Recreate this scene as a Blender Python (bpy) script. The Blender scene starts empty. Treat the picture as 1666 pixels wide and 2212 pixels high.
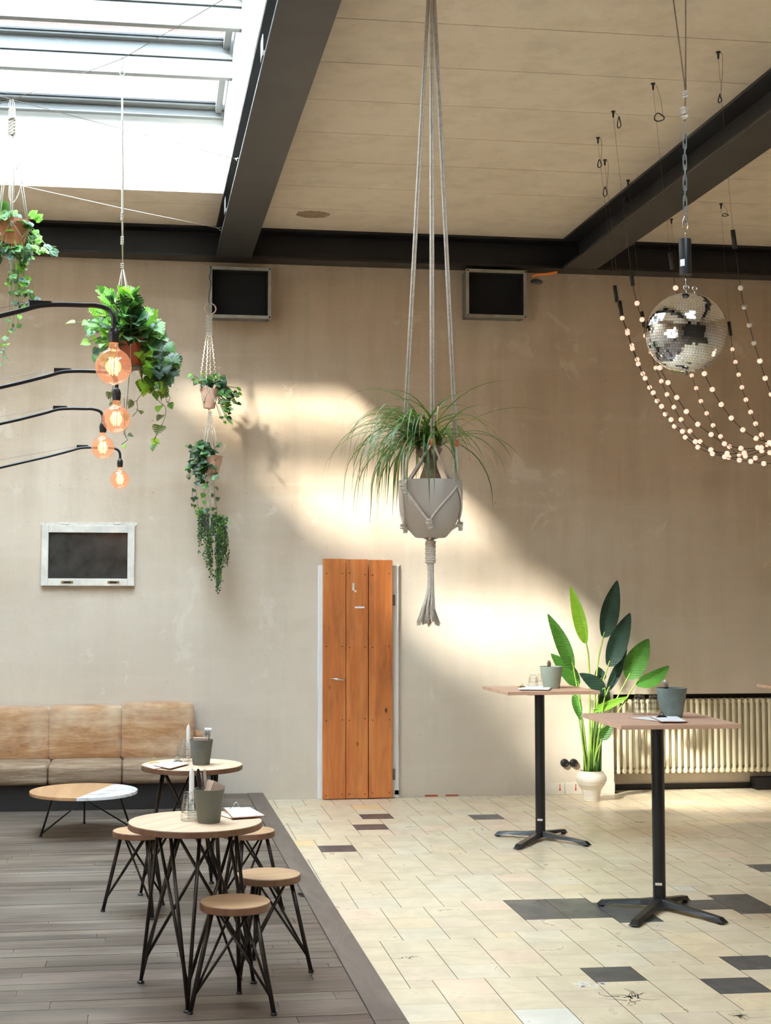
import bpy, math, random
from math import sin, cos, pi, radians as RAD, sqrt
from mathutils import Vector as V, Matrix as M
random.seed(7)
C = bpy.context.scene.collection
scene = bpy.context.scene

# ------------------------------------------------------------------ camera
F = 3037.5; CX = 700.09; CY = 1097.91; EYE = V((0, 0, 1.8))
yaw, pit, rol = 0.133561, 0.05906, 0.00205167
w_ = V((sin(yaw)*cos(pit), cos(yaw)*cos(pit), sin(pit)))
r0 = V((cos(yaw), -sin(yaw), 0)); u0 = r0.cross(w_)
r_ = r0*cos(rol) + u0*sin(rol); u_ = u0*cos(rol) - r0*sin(rol)
cd = bpy.data.cameras.new('camera'); cam = bpy.data.objects.new('camera', cd); C.objects.link(cam)
cam.matrix_world = M(((r_.x, u_.x, -w_.x, EYE.x), (r_.y, u_.y, -w_.y, EYE.y), (r_.z, u_.z, -w_.z, EYE.z), (0, 0, 0, 1)))
cd.sensor_fit = 'VERTICAL'; cd.sensor_height = 24; cd.lens = F/2212*24
cd.shift_x = (833-CX)/2212; cd.shift_y = -(1106-CY)/2212
cd.clip_start = .05; cd.clip_end = 200
scene.camera = cam
def ray(x, y): return w_ + r_*((x-CX)/F) + u_*((CY-y)/F)
def at(x, y, Y): d = ray(x, y); return EYE + d*(Y/d.y)
def atz(x, y, z): d = ray(x, y); return EYE + d*((z-1.8)/d.z)
def atx(x, y, X): d = ray(x, y); return EYE + d*(X/d.x)

YW = 12.25; ZC = 4.96; DZ = .06; ZB = 4.69

# ------------------------------------------------------------------ materials
MATS = {}
class NT:
    def __init__(s, name):
        m = bpy.data.materials.new(name); m.use_nodes = True; s.m = m; s.t = m.node_tree; s.n = s.t.nodes
        s.b = s.n['Principled BSDF']; MATS[name] = m
        s.tc = s.n.new('ShaderNodeTexCoord')
    def new(s, t, **k):
        n = s.n.new('ShaderNode'+t)
        for a, b in k.items(): setattr(n, a, b)
        return n
    def link(s, a, b): s.t.links.new(a, b)
    def co(s, scale=(1, 1, 1), rot=(0, 0, 0), loc=(0, 0, 0)):
        mp = s.new('Mapping'); mp.inputs['Scale'].default_value = scale; mp.inputs['Rotation'].default_value = rot; mp.inputs['Location'].default_value = loc
        s.link(s.tc.outputs['Object'], mp.inputs[0]); return mp.outputs[0]
    def noise(s, co, sc, det=4, rough=.55, dist=0):
        n = s.new('TexNoise'); n.inputs['Scale'].default_value = sc; n.inputs['Detail'].default_value = det
        n.inputs['Roughness'].default_value = rough; n.inputs['Distortion'].default_value = dist
        s.link(co, n.inputs['Vector']); return n.outputs['Fac']
    def ramp(s, fac, stops):
        r = s.new('ValToRGB'); e = r.color_ramp.elements
        while len(e) < len(stops): e.new(.5)
        for i, (p, c) in enumerate(stops):
            e[i].position = p; e[i].color = (*c, 1) if len(c) == 3 else c
        s.link(fac, r.inputs[0]); return r.outputs[0]
    def mix(s, fac, a, b, mode='MIX'):
        x = s.new('Mix', data_type='RGBA', blend_type=mode)
        for v, i in ((fac, 0), (a, 6), (b, 7)):
            if isinstance(v, (int, float)): x.inputs[i].default_value = v
            elif isinstance(v, tuple): x.inputs[i].default_value = (*v, 1)
            else: s.link(v, x.inputs[i])
        return x.outputs[2]
    def bump(s, h, st=.3, d=.01):
        b = s.new('Bump'); b.inputs['Strength'].default_value = st; b.inputs['Distance'].default_value = d
        s.link(h, b.inputs['Height']); s.link(b.outputs[0], s.b.inputs['Normal'])
    def col(s, c):
        if isinstance(c, tuple): s.b.inputs['Base Color'].default_value = (*c, 1)
        else: s.link(c, s.b.inputs['Base Color'])
    def set(s, **k):
        for a, v in k.items(): s.b.inputs[a.replace('_', ' ')].default_value = v
G = lambda v: (v, v, v)
def simple(name, c, rough=.6, metal=0, var=.12, sc=6, bump=0, **k):
    t = NT(name); n = t.noise(t.co(), sc, 5)
    d = tuple(x*(1-var) for x in c); e = tuple(min(1, x*(1+var)) for x in c)
    t.col(t.ramp(n, [(.3, d), (.7, e)])); t.set(Roughness=rough, Metallic=metal, **k)
    if bump: t.bump(t.noise(t.co(), sc*12, 3), bump, .004)
    return t
# plaster
def plaster(name, A, B, Cc, white=(.80, .75, .66)):
    t = NT(name)
    big = t.noise(t.co((.45, .45, .55)), 1.3, 7, .62, .4)
    c = t.ramp(big, [(.32, A), (.5, B), (.68, Cc)])
    st = t.noise(t.co((2.2, 2.2, .22), loc=(3, 0, 1)), 2.2, 6, .6, .2)
    c = t.mix(t.ramp(st, [(.45, G(0)), (.7, G(.38))]), c, tuple(x*.72 for x in A))
    hz = t.noise(t.co((.25, .25, 3.2), loc=(8, 2, 5)), 2.0, 6, .6, .3)
    c = t.mix(t.ramp(hz, [(.52, G(0)), (.72, G(.30))]), c, tuple(x*1.08 for x in Cc))
    pt = t.noise(t.co(loc=(1.3, 4, .7)), 2.6, 8, .68, .6)
    c = t.mix(t.ramp(pt, [(.60, G(0)), (.64, G(.45))]), c, white)
    sp = t.noise(t.co(), 38, 3, .5)
    c = t.mix(t.ramp(sp, [(.71, G(0)), (.75, G(.55))]), c, tuple(x*.45 for x in A))
    if name == 'plaster':      # old limewash on the lower part, ragged upper edge
        sx = t.new('SeparateXYZ'); t.link(t.tc.outputs['Object'], sx.inputs[0]); ad = t.new('Math', operation='MULTIPLY_ADD')
        t.link(t.noise(t.co((.5, .5, 1)), 1.7, 7, .65), ad.inputs[0]); ad.inputs[1].default_value = -2.6; t.link(sx.outputs['Z'], ad.inputs[2])
        mr = t.new('MapRange'); mr.inputs['From Min'].default_value = .2; mr.inputs['From Max'].default_value = 1.6; mr.inputs['To Min'].default_value = .48; mr.inputs['To Max'].default_value = 0
        t.link(ad.outputs[0], mr.inputs['Value']); c = t.mix(mr.outputs[0], c, (.67, .62, .53))
    t.col(c); t.set(Roughness=.82)
    t.bump(t.noise(t.co(), 9, 9, .7), .35, .012)
    return t
plaster('plaster', (.47, .355, .245), (.56, .44, .32), (.63, .515, .395), (.70, .60, .49))
plaster('ceiling_paint', (.72, .62, .48), (.78, .68, .54), (.82, .73, .59), (.84, .75, .62))
simple('shaft_paint', (.56, .56, .53), .6, var=.05, sc=3, bump=.1)
simple('black_steel', (.012, .0125, .014), .4, var=.2, sc=3)
simple('dark_wall', (.05, .045, .04), .7)
simple('white_paint', (.80, .80, .77), .5, var=.04, sc=3, bump=.1)
simple('old_white_paint', (.66, .62, .54), .55, var=.15, sc=9, bump=.3)
simple('steel_paint', (.035, .036, .038), .42, var=.25, sc=2.5, bump=.08)
simple('grey_metal', (.20, .21, .20), .45, .5, var=.2, sc=8)
simple('duct_metal', (.36, .34, .29), .5, .3, var=.2, sc=8)
simple('duct_dark', (.012, .012, .012), .8)
simple('frame_paint', (.15, .155, .15), .5, var=.05, sc=3, bump=.1)
simple('brick_render', (.066, .030, .024), .9, var=.18, sc=14, bump=.8)
simple('black_metal', (.014, .014, .015), .35, .2, var=.1)
simple('iron_rod', (.045, .036, .031), .38, .7, var=.4, sc=14)
simple('black_plastic', (.012, .012, .012), .4)
simple('chrome', (.62, .62, .62), .16, 1, var=.05)
simple('brass', (.60, .48, .22), .3, 1, var=.05)
simple('wire', (.16, .14, .11), .5, .4)
simple('white_cord', (.66, .62, .55), .9)
simple('rope', (.70, .64, .53), .95, var=.1, sc=60, bump=.8)
simple('rope_grey', (.70, .63, .54), .95, var=.15, sc=60, bump=.8)
simple('jute', (.22, .15, .10), .95, var=.3, sc=60, bump=.6)
simple('leather', (.60, .17, .04), .5)
simple('terracotta', (.50, .20, .11), .8, var=.2, sc=12, bump=.3)
simple('pink_terracotta', (.62, .38, .27), .75, var=.08, sc=12)
simple('red_terracotta', (.45, .10, .045), .6, var=.15, sc=8)
simple('greige_pot', (.43, .385, .335), .55, var=.05, sc=6, bump=.1)
simple('cream_ceramic', (.68, .62, .52), .45, var=.06, sc=10)
simple('soil', (.03, .02, .013), .95, bump=.8, sc=30)
simple('green_pot', (.125, .125, .095), .55, var=.06)
simple('sage_pot', (.30, .345, .28), .6, var=.07, sc=5)
simple('slate_pot', (.17, .215, .20), .6, var=.35, sc=9, bump=.3)
simple('concrete_pot', (.13, .135, .115), .7, var=.22, sc=12, bump=.4)
simple('candle_wax', (.80, .79, .77), .45, var=.02)
simple('napkin', (.55, .40, .31), .9, var=.06)
simple('paper', (.82, .83, .84), .7, var=.02)
simple('clip_board', (.33, .16, .09), .6)
simple('radiator_paint', (.68, .61, .44), .45, var=.06)
simple('orange_cable', (.85, .22, .03), .5)
simple('sticker', (.75, .66, .60), .6)
simple('bark', (.25, .16, .11), .95, var=.45, sc=30, bump=1)
simple('stem_green', (.20, .32, .05), .5, var=.25, sc=8)
simple('stem_brown', (.09, .07, .03), .7, var=.3)
simple('tassel', (.60, .52, .43), .95, var=.2, sc=90, bump=.8)
simple('chalk_glass', (.035, .034, .03), .25, var=.5, sc=7)
simple('ceiling_stain', (.36, .25, .16), .9, var=.25, sc=20)
simple('crack_dark', (.03, .026, .022), .9)
simple('red_mark', (.6, .03, .02), .6)
simple('marble_base', (.8, .8, .8), .3)
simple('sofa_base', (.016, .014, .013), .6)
simple('white_bulb', (.72, .66, .60), .35)
def leafm(name, a, b, rough=.38, tr=.25):
    t = NT(name); n = t.noise(t.co(), 7, 3, .5)
    t.col(t.ramp(n, [(.35, a), (.65, b)])); t.set(Roughness=rough)
    tl = t.new('BsdfTranslucent'); tl.inputs[0].default_value = (b[0]*1.6, b[1]*1.5, b[2]*.8, 1)
    mx = t.new('MixShader'); mx.inputs[0].default_value = tr
    o = t.n['Material Output']; t.link(t.b.outputs[0], mx.inputs[1]); t.link(tl.outputs[0], mx.inputs[2]); t.link(mx.outputs[0], o.inputs[0])
leafm('leaf_dark', (.012, .045, .016), (.03, .085, .028))
leafm('leaf_mid', (.05, .17, .025), (.10, .28, .05))
leafm('leaf_bright', (.16, .42, .04), (.28, .56, .08), tr=.35)
leafm('leaf_grey', (.07, .15, .08), (.15, .25, .13))
leafm('leaf_olive', (.05, .09, .018), (.12, .17, .03))
leafm('blade', (.035, .085, .018), (.10, .19, .035), .45, .2)
leafm('blade_dry', (.30, .17, .08), (.42, .30, .15), .6, .2)
leafm('big_dark', (.010, .032, .022), (.022, .06, .036), .4, .08)
leafm('big_green', (.045, .15, .022), (.07, .22, .035), .4, .25)
leafm('big_lime', (.16, .38, .03), (.22, .46, .05), .45, .4)
for nm in ('big_dark', 'big_green', 'big_lime'):
    m_ = MATS[nm]; nt_ = m_.node_tree; wv_ = nt_.nodes.new('ShaderNodeTexWave'); wv_.inputs['Scale'].default_value = 22; wv_.inputs['Distortion'].default_value = 1.2; wv_.bands_direction = 'Z'
    tc_ = nt_.nodes.new('ShaderNodeTexCoord'); nt_.links.new(tc_.outputs['Object'], wv_.inputs['Vector']); bp_ = nt_.nodes.new('ShaderNodeBump'); bp_.inputs['Strength'].default_value = .5; bp_.inputs['Distance'].default_value = .006
    nt_.links.new(wv_.outputs['Fac'], bp_.inputs['Height']); nt_.links.new(bp_.outputs[0], nt_.nodes['Principled BSDF'].inputs['Normal'])
# wood
def wood(name, a, b, c, axis=0, sc=1, rough=.5, ring=18, bump=.15):
    t = NT(name); s = [sc*9, sc*9, sc*9]; s[axis] = sc*.7
    n = t.noise(t.co(tuple(s)), 1.6, 8, .62, .9)
    n2 = t.noise(t.co(tuple(x*.25 for x in s)), 1.2, 3, .5, 1.5)
    cc = t.ramp(n, [(.30, a), (.52, b), (.72, c)])
    cc = t.mix(t.ramp(n2, [(.4, G(0)), (.66, G(.5))]), cc, a)
    t.col(cc); t.set(Roughness=rough); t.bump(n, bump, .003)
    return t, cc
wood('oak_top', (.40, .22, .115), (.52, .33, .19), (.60, .42, .27), 0, .8)
wood('oak_light', (.50, .33, .20), (.62, .46, .31), (.70, .56, .41), 0, .7)
wood('pine_top', (.52, .31, .21), (.63, .40, .28), (.70, .49, .36), 0, .8, .5)
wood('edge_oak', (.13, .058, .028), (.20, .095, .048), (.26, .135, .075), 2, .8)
wood('beech', (.36, .20, .10), (.47, .29, .155), (.55, .37, .22), 0, 1, .45)
wood('coffee_oak', (.38, .20, .09), (.48, .27, .13), (.58, .36, .19), 1, .8, .4)
t, c = wood('door_wood', (.42, .11, .024), (.60, .20, .052), (.70, .285, .09), 2, .9, .42)
k = t.new('TexVoronoi'); k.inputs['Scale'].default_value = 2.3; t.link(t.co((2.0, 1, 1), loc=(.3, .2, 0)), k.inputs['Vector'])
cc = t.mix(t.ramp(k.outputs['Distance'], [(.03, G(1)), (.075, G(0))]), c, (.06, .02, .008))
dk = t.noise(t.co((3, 3, .9), loc=(2, 0, .4)), 1.6, 5, .6)
cc = t.mix(t.ramp(dk, [(.5, G(0)), (.72, G(.55))]), cc, (.16, .06, .025)); t.col(cc)
# decking with one tone per board
t = NT('deck_wood'); at_ = t.new('Attribute'); at_.attribute_name = 'tone'
n = t.noise(t.co((.8, 13, 8)), 1.5, 9, .66, .8)
c = t.ramp(n, [(.28, (.044, .031, .025)), (.5, (.105, .078, .061)), (.74, (.20, .158, .128))])
n2 = t.noise(t.co((.6, 1.6, 1)), 2.2, 4, .6)
c = t.mix(t.ramp(n2, [(.45, G(0)), (.7, G(.6))]), c, (.24, .195, .16))
c = t.mix(1.0, c, at_.outputs['Color'], 'MULTIPLY'); t.col(c); t.set(Roughness=.42); t.bump(n, .25, .003)
t = NT('edge_wood'); n = t.noise(t.co((6, 1.2, 6)), 1.5, 8, .62, 1.0)
c = t.ramp(n, [(.3, (.095, .070, .054)), (.7, (.165, .128, .101))]); t.col(c); t.set(Roughness=.5); t.bump(n, .2, .003)
# tiles
t = NT('tile'); a = t.new('Attribute'); a.attribute_name = 'tone'
n = t.noise(t.co((1, 1, 1)), 5, 6, .65, .6)
c = t.mix(1.0, a.outputs['Color'], t.ramp(n, [(.3, (.86, .83, .76)), (.65, (1.05, 1.02, .95))]), 'MULTIPLY')
ck = t.new('TexVoronoi'); ck.feature = 'DISTANCE_TO_EDGE'; ck.inputs['Scale'].default_value = 5.5
wv = t.mix(.12, t.co((1, 1, 1)), t.new('TexNoise').outputs['Color']); t.link(wv, ck.inputs['Vector'])
msk = t.noise(t.co(loc=(5, 3, 0)), 1.9, 4, .6)
crack = t.mix(t.ramp(ck.outputs['Distance'], [(.0, G(1)), (.012, G(0))]), G(0), t.ramp(msk, [(.60, G(0)), (.66, G(.8))]))
c = t.mix(crack, c, (.10, .07, .045))
dots = t.noise(t.co(loc=(2, 1, 0)), 23, 4, .6); c = t.mix(t.ramp(dots, [(.745, G(0)), (.765, G(.7))]), c, (.09, .06, .04))
t.col(c); t.set(Roughness=.2); t.link(t.ramp(n, [(.3, G(.40)), (.7, G(.26))]), t.b.inputs['Roughness']); t.bump(t.noise(t.co(), 7, 4), .06, .004)
simple('grout', (.085, .06, .042), .9)
# sofa velvet
t = NT('worn_velvet'); n = t.noise(t.co((1.4, 3, 9)), 2.2, 9, .72, .5); n2 = t.noise(t.co((1.6, 1, 2.2), loc=(.4, 0, .2)), 1.5, 5, .6)
c = t.ramp(n, [(.3, (.23, .09, .028)), (.5, (.37, .18, .07)), (.7, (.52, .34, .19))])
c = t.mix(t.ramp(n2, [(.44, G(0)), (.70, G(.7))]), c, (.60, .46, .31)); t.col(c); t.set(Roughness=.85); t.b.inputs['Sheen Weight'].default_value = .4
t.bump(n, .3, .004)
t = NT('worn_velvet_grey'); n = t.noise(t.co((1.2, 3, 14)), 2.4, 9, .75, .5)
c = t.ramp(n, [(.3, (.12, .075, .04)), (.5, (.25, .165, .10)), (.68, (.40, .31, .22))]); t.col(c); t.set(Roughness=.85); t.bump(n, .4, .004)
# marble
t = NT('marble'); n = t.noise(t.co((2, 5, 5)), 2.2, 9, .7, 1.8)
c = t.ramp(n, [(.40, (.42, .44, .46)), (.47, (.70, .72, .73)), (.55, (.82, .83, .83))]); t.col(c); t.set(Roughness=.18)
# thin clear glass: lets straight light through and reflects at grazing angles
def thin(name, tint, mixw=None, em=None, refl=1.0):
    t = NT(name); t.n.remove(t.b)
    tr = t.new('BsdfTransparent'); tr.inputs[0].default_value = (*tint, 1)
    gl = t.new('BsdfGlossy'); gl.inputs['Roughness'].default_value = .02
    fr = t.new('Fresnel'); ge = t.new('NewGeometry'); mr = t.new('MapRange'); mr.inputs['To Min'].default_value = 1.45; mr.inputs['To Max'].default_value = 1/1.45; t.link(ge.outputs['Backfacing'], mr.inputs['Value']); t.link(mr.outputs[0], fr.inputs[0])
    mx = t.new('MixShader'); t.link(fr.outputs[0], mx.inputs[0]); t.link(tr.outputs[0], mx.inputs[1]); t.link(gl.outputs[0], mx.inputs[2])
    out = mx.outputs[0]
    if em:
        e = t.new('Emission'); e.inputs[0].default_value = (*em[0], 1); e.inputs[1].default_value = em[1]
        ad = t.new('MixShader'); ad.inputs[0].default_value = em[2]; t.link(out, ad.inputs[1]); t.link(e.outputs[0], ad.inputs[2]); out = ad.outputs[0]
    t.link(out, t.n['Material Output'].inputs[0])
thin('pane_glass', (.96, .98, .98))
thin('drinking_glass', (.985, .99, .99))
thin('glass_edge', (.80, .82, .82))
EMW = 1.0
thin('amber_glass', (1.0, .80, .68), em=((1.0, .42, .22), 1.0, .17))
def emit(name, c, s):
    t = NT(name); t.set(Roughness=.4); t.col(c); t.b.inputs['Emission Color'].default_value = (*c, 1); t.b.inputs['Emission Strength'].default_value = s
emit('filament', (1.0, .50, .10), 14)
emit('bead_glow', (1.0, .62, .48), .5)
simple('mirror', (.86, .88, .90), .03, 1, var=.03)

# ------------------------------------------------------------------ mesh builder
ORG = {}
class MB:
    def __init__(s): s.v = []; s.f = []; s.m = []; s.s = []; s.c = []
    def add(s, vs, fs, m=0, sm=False, col=None):
        o = len(s.v); s.v += [tuple(p) for p in vs]
        for f in fs: s.f.append(tuple(o+i for i in f)); s.m.append(m); s.s.append(sm); s.c.append(col)
        return s
    def box(s, c, d, m=0, R=None, col=None):
        c = V(c); vs = []
        for k in range(8):
            p = V(((k & 1)-.5, ((k >> 1) & 1)-.5, (k >> 2)-.5)); p = V((p.x*d[0], p.y*d[1], p.z*d[2]))
            vs.append(c+(R @ p if R else p))
        return s.add(vs, [(0, 2, 3, 1), (4, 5, 7, 6), (0, 1, 5, 4), (2, 6, 7, 3), (0, 4, 6, 2), (1, 3, 7, 5)], m, False, col)
    def b2(s, lo, hi, m=0, col=None):
        return s.box([(a+b)/2 for a, b in zip(lo, hi)], [abs(b-a) for a, b in zip(lo, hi)], m, None, col)
    def prism(s, poly, z0, z1, m=0, col=None):
        n = len(poly); a = sum(poly[i][0]*poly[(i+1) % n][1]-poly[(i+1) % n][0]*poly[i][1] for i in range(n))
        if a < 0: poly = poly[::-1]
        vs = [(p[0], p[1], z0) for p in poly]+[(p[0], p[1], z1) for p in poly]
        return s.add(vs, [tuple(range(n))[::-1], tuple(range(n, 2*n))]+[(i, (i+1) % n, n+(i+1) % n, n+i) for i in range(n)], m, False, col)
    def tube(s, pts, r, n=8, m=0, closed=False, cap=True, flat=1.0):
        pts = [V(p) for p in pts]; k = len(pts)
        rs = r if isinstance(r, (list, tuple)) else [r]*k
        T = []
        for i in range(k):
            if closed: d = pts[(i+1) % k]-pts[i-1]
            else: d = pts[min(i+1, k-1)]-pts[max(i-1, 0)]
            T.append(d.normalized() if d.length > 1e-9 else V((0, 0, 1)))
        a = V((0, 0, 1)) if abs(T[0].z) < .9 else V((1, 0, 0))
        nrm = (a-T[0]*a.dot(T[0])).normalized(); vs = []
        for i in range(k):
            nrm = (nrm-T[i]*nrm.dot(T[i])); nrm = nrm.normalized() if nrm.length > 1e-9 else V((1, 0, 0))
            b = T[i].cross(nrm)
            for j in range(n):
                q = 2*pi*j/n; vs.append(pts[i]+(nrm*cos(q)+b*sin(q)*flat)*rs[i])
        fs = []
        for i in range(k if closed else k-1):
            a0 = i*n; b0 = ((i+1) % k)*n
            for j in range(n): fs.append((a0+j, a0+(j+1) % n, b0+(j+1) % n, b0+j))
        if cap and not closed: fs += [tuple(range(n))[::-1], tuple((k-1)*n+j for j in range(n))]
        return s.add(vs, fs, m, n > 5)
    def lathe(s, prof, c=(0, 0, 0), n=32, m=0, R=None):
        c = V(c)
        rings = []; prev = None
        for i in range(len(prof)-1):
            a, b = prof[i], prof[i+1]
            d = V((b[0]-a[0], b[1]-a[1]));
            if d.length < 1e-9: continue
            d.normalize()
            share = prev is not None and prev[0].dot(d) > .8
            def ring(p):
                o = len(s.v)
                for j in range(n):
                    q = 2*pi*j/n; v = V((p[0]*cos(q), p[0]*sin(q), p[1])); s.v.append(tuple(c+(R @ v if R else v)))
                return o
            ra = prev[1] if share else ring(a); rb = ring(b)
            for j in range(n):
                s.f.append((ra+j, ra+(j+1) % n, rb+(j+1) % n, rb+j)); s.m.append(m); s.s.append(True); s.c.append(None)
            prev = (d, rb)
        return s
    def ball(s, c, r, n=16, m=0, sc=(1, 1, 1)):
        k = max(6, n//2); c = V(c); vs = []; fs = []
        for i in range(k+1):
            th = pi*i/k
            for j in range(n):
                q = 2*pi*j/n; vs.append(c+V((r*sin(th)*cos(q)*sc[0], r*sin(th)*sin(q)*sc[1], r*cos(th)*sc[2])))
        for i in range(k):
            for j in range(n): fs.append((i*n+j, (i+1)*n+j, (i+1)*n+(j+1) % n, i*n+(j+1) % n))
        return s.add(vs, fs, m, True)
    def rbox(s, lo, hi, r, n=8, m=0, bulge=0.0):
        lo = V(lo); hi = V(hi); c = (lo+hi)/2; h = (hi-lo)/2
        for ax in range(3):
            for sg in (-1, 1):
                vs = []; fs = []
                for i in range(n+1):
                    for j in range(n+1):
                        p = [0, 0, 0]; u = -cos(pi*i/n); v = -cos(pi*j/n)
                        p[ax] = sg; p[(ax+1) % 3] = u; p[(ax+2) % 3] = v
                        q = V((p[0]*h[0], p[1]*h[1], p[2]*h[2]))
                        inn = V([max(-(h[t]-r), min(h[t]-r, q[t])) for t in range(3)])
                        d = q-inn
                        if d.length > 1e-9: q = inn+d.normalized()*r
                        if bulge: q[ax] += sg*bulge*(1-u*u)*(1-v*v)
                        vs.append(c+q)
                for i in range(n):
                    for j in range(n):
                        a = i*(n+1)+j; f = (a, a+n+1, a+n+2, a+1); fs.append(f if sg > 0 else f[::-1])
                s.add(vs, fs, m, True)
        return s
    def torus(s, c, Rr, r, ax1=(1, 0, 0), ax2=(0, 0, 1), n=32, k=8, m=0):
        a, b = V(ax1).normalized(), V(ax2).normalized()
        return s.tube([V(c)+(a*cos(2*pi*i/n)+b*sin(2*pi*i/n))*Rr for i in range(n)], r, k, m, closed=True)
    def build(s, name, mat, parent=None, bevel=0, attr=False, weld=False):
        me = bpy.data.meshes.new(name)
        o = V((0, 0, 0))
        if parent is not None: o = ORG.get(parent.name, V((0, 0, 0)))
        me.from_pydata([(p[0]-o[0], p[1]-o[1], p[2]-o[2]) for p in s.v], [], s.f)
        for x in (mat if isinstance(mat, (list, tuple)) else [mat]): me.materials.append(MATS[x])
        me.polygons.foreach_set('material_index', s.m); me.polygons.foreach_set('use_smooth', s.s)
        if attr:
            ca = me.color_attributes.new('tone', 'FLOAT_COLOR', 'CORNER')
            i = 0
            for p, c in zip(me.polygons, s.c):
                c = c or (1, 1, 1)
                for _ in p.vertices: ca.data[i].color = (*c, 1); i += 1
        me.update()
        ob = bpy.data.objects.new(name, me); C.objects.link(ob)
        if parent is not None: ob.parent = parent; ORG[ob.name] = o
        if bevel:
            b = ob.modifiers.new('bevel', 'BEVEL'); b.width = bevel; b.segments = 2; b.limit_method = 'ANGLE'; b.angle_limit = .6
        return ob
def tag(o, label=None, cat=None, group=None, kind=None):
    for k, v in (('label', label), ('category', cat), ('group', group), ('kind', kind)):
        if v: o[k] = v
    return o
def thing(name, label, cat, loc=(0, 0, 0), group=None, rz=0, kind=None):
    o = bpy.data.objects.new(name, None); C.objects.link(o); o.location = loc; o.rotation_euler = (0, 0, rz)
    o.empty_display_size = .05; ORG[o.name] = V(loc); return tag(o, label, cat, group, kind)
def copy_tree(o, loc=None, rz=None, label=None, group=None, parent=None):
    c = o.copy(); C.objects.link(c)
    if parent is not None: c.parent = parent
    if loc is not None: c.location = loc
    if rz is not None: c.rotation_euler = (0, 0, rz)
    if label: c['label'] = label
    if group: c['group'] = group
    for ch in list(KIDS(o)): copy_tree(ch, parent=c)
    return c
def KIDS(o): return [x for x in bpy.data.objects if x.parent == o]
def lerp(a, b, t): return V(a)*(1-t)+V(b)*t
def bez(ps, n=12):
    "smooth curve through points (Catmull-Rom)"
    ps = [V(p) for p in ps]; P = [ps[0]*2-ps[1]]+ps+[ps[-1]*2-ps[-2]]; out = []
    for i in range(1, len(P)-2):
        for k in range(n):
            t = k/n; a, b, c, d = P[i-1], P[i], P[i+1], P[i+2]
            out.append(.5*((2*b)+(-a+c)*t+(2*a-5*b+4*c-d)*t*t+(-a+3*b-3*c+d)*t**3))
    return out+[ps[-1]]

# ================================================================== the room
XL, XR, YN = -2.3, 7.6, -2.6
SX0, SX1, SY0, SY1 = -2.1, .665, 6.0, 11.03          # opening of the roof light
RX, RZ, RY = 4.272, .881, 12.47                        # radiator recess
b = MB()
b.b2((XL-.3, YW, -.1), (RX, YW+.5, 5.25)); b.b2((RX, YW, RZ), (XR+.3, YW+.5, 5.25)); b.b2((RX, RY, -.1), (XR+.3, YW+.5, RZ))
tag(b.build('wall_back', 'plaster'), kind='structure')
LWY0, LWY1, LWZ0, LWZ1 = 1.2, 5.0, 1.0, 3.6       # unseen window added in the left wall for fill light
b = MB(); b.b2((XL-.3, YN-.3, -.1), (XL, LWY0, 5.25)); b.b2((XL-.3, LWY1, -.1), (XL, YW, 5.25)); b.b2((XL-.3, LWY0, -.1), (XL, LWY1, LWZ0)); b.b2((XL-.3, LWY0, LWZ1), (XL, LWY1, 5.25)); tag(b.build('wall_left', 'plaster'), kind='structure')
b = MB(); b.b2((XR, YN-.3, -.1), (XR+.3, YW, 5.25)); tag(b.build('wall_right', 'plaster'), kind='structure')
b = MB()   # wall behind the viewer
b.b2((XL, YN-.3, -.1), (XR, YN, 5.25))
tag(b.build('wall_front', 'dark_wall'), kind='structure')
r = thing('window_7', None, None, (XL, (LWY0+LWY1)/2, LWZ0), kind='structure'); b = MB(); x0, x1 = XL-.18, XL-.10
for y in (LWY0, LWY0+1.24, LWY0+2.49, LWY1-.07): b.b2((x0, y, LWZ0), (x1, y+.07, LWZ1))
for z in (LWZ0, 2.6, LWZ1-.07): b.b2((x0, LWY0, z), (x1, LWY1, z+.07))
b.build('window_frame', 'white_paint', r, bevel=.004)
b = MB(); b.b2((XL-.146, LWY0, LWZ0), (XL-.14, LWY1, LWZ1)); b.build('pane', 'pane_glass', r)
# ceiling of slabs with open joints
b = MB(); QX0, QX1, QY0, QY1 = 1.5, 2.6, 1.9, 4.1             # unseen roof opening, added to brighten the near floor and tables
joints = [YN-.3]+[8.8+.645*k for k in range(-17, 5)]+[YW]
def slab(x0, x1, y0, y1):
    if y1-y0 > .02 and x1-x0 > .02: b.b2((x0, y0+.004, ZC), (x1, y1-.004, ZC+.12))
for y0, y1 in zip(joints[:-1], joints[1:]):
    if y1 <= QY0 or y0 >= QY1: slab(.665, XR, y0, y1)
    else:
        slab(.665, QX0, y0, y1); slab(QX1, XR, y0, y1)
        if y0 < QY0: slab(QX0, QX1, y0, QY0)
        if y1 > QY1: slab(QX0, QX1, QY1, y1)
    # left bay, around the roof light
    for (p, q) in ((y0, y1),):
        if q <= SY0 or p >= SY1: slab(XL, .665, p, q)
        else:
            slab(XL, SX0, p, q)
            if p < SY0: slab(SX0, SX1, p, SY0)
            if q > SY1: slab(SX0, SX1, SY1, q)
b.b2((.665, YN-.3, ZC+.03), (XR+.3, QY0, ZC+.3)); b.b2((.665, QY1, ZC+.03), (XR+.3, YW, ZC+.3)); b.b2((.665, QY0, ZC+.03), (QX0, QY1, ZC+.3)); b.b2((QX1, QY0, ZC+.03), (XR+.3, QY1, ZC+.3)); b.b2((XL-.3, YN-.3, ZC+.03), (SX0, YW, ZC+.3)); b.b2((SX0, YN-.3, ZC+.03), (SX1, SY0, ZC+.3)); b.b2((SX0, SY1, ZC+.03), (SX1, YW, ZC+.3))
tag(b.build('ceiling', 'ceiling_paint'), kind='structure')
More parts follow.
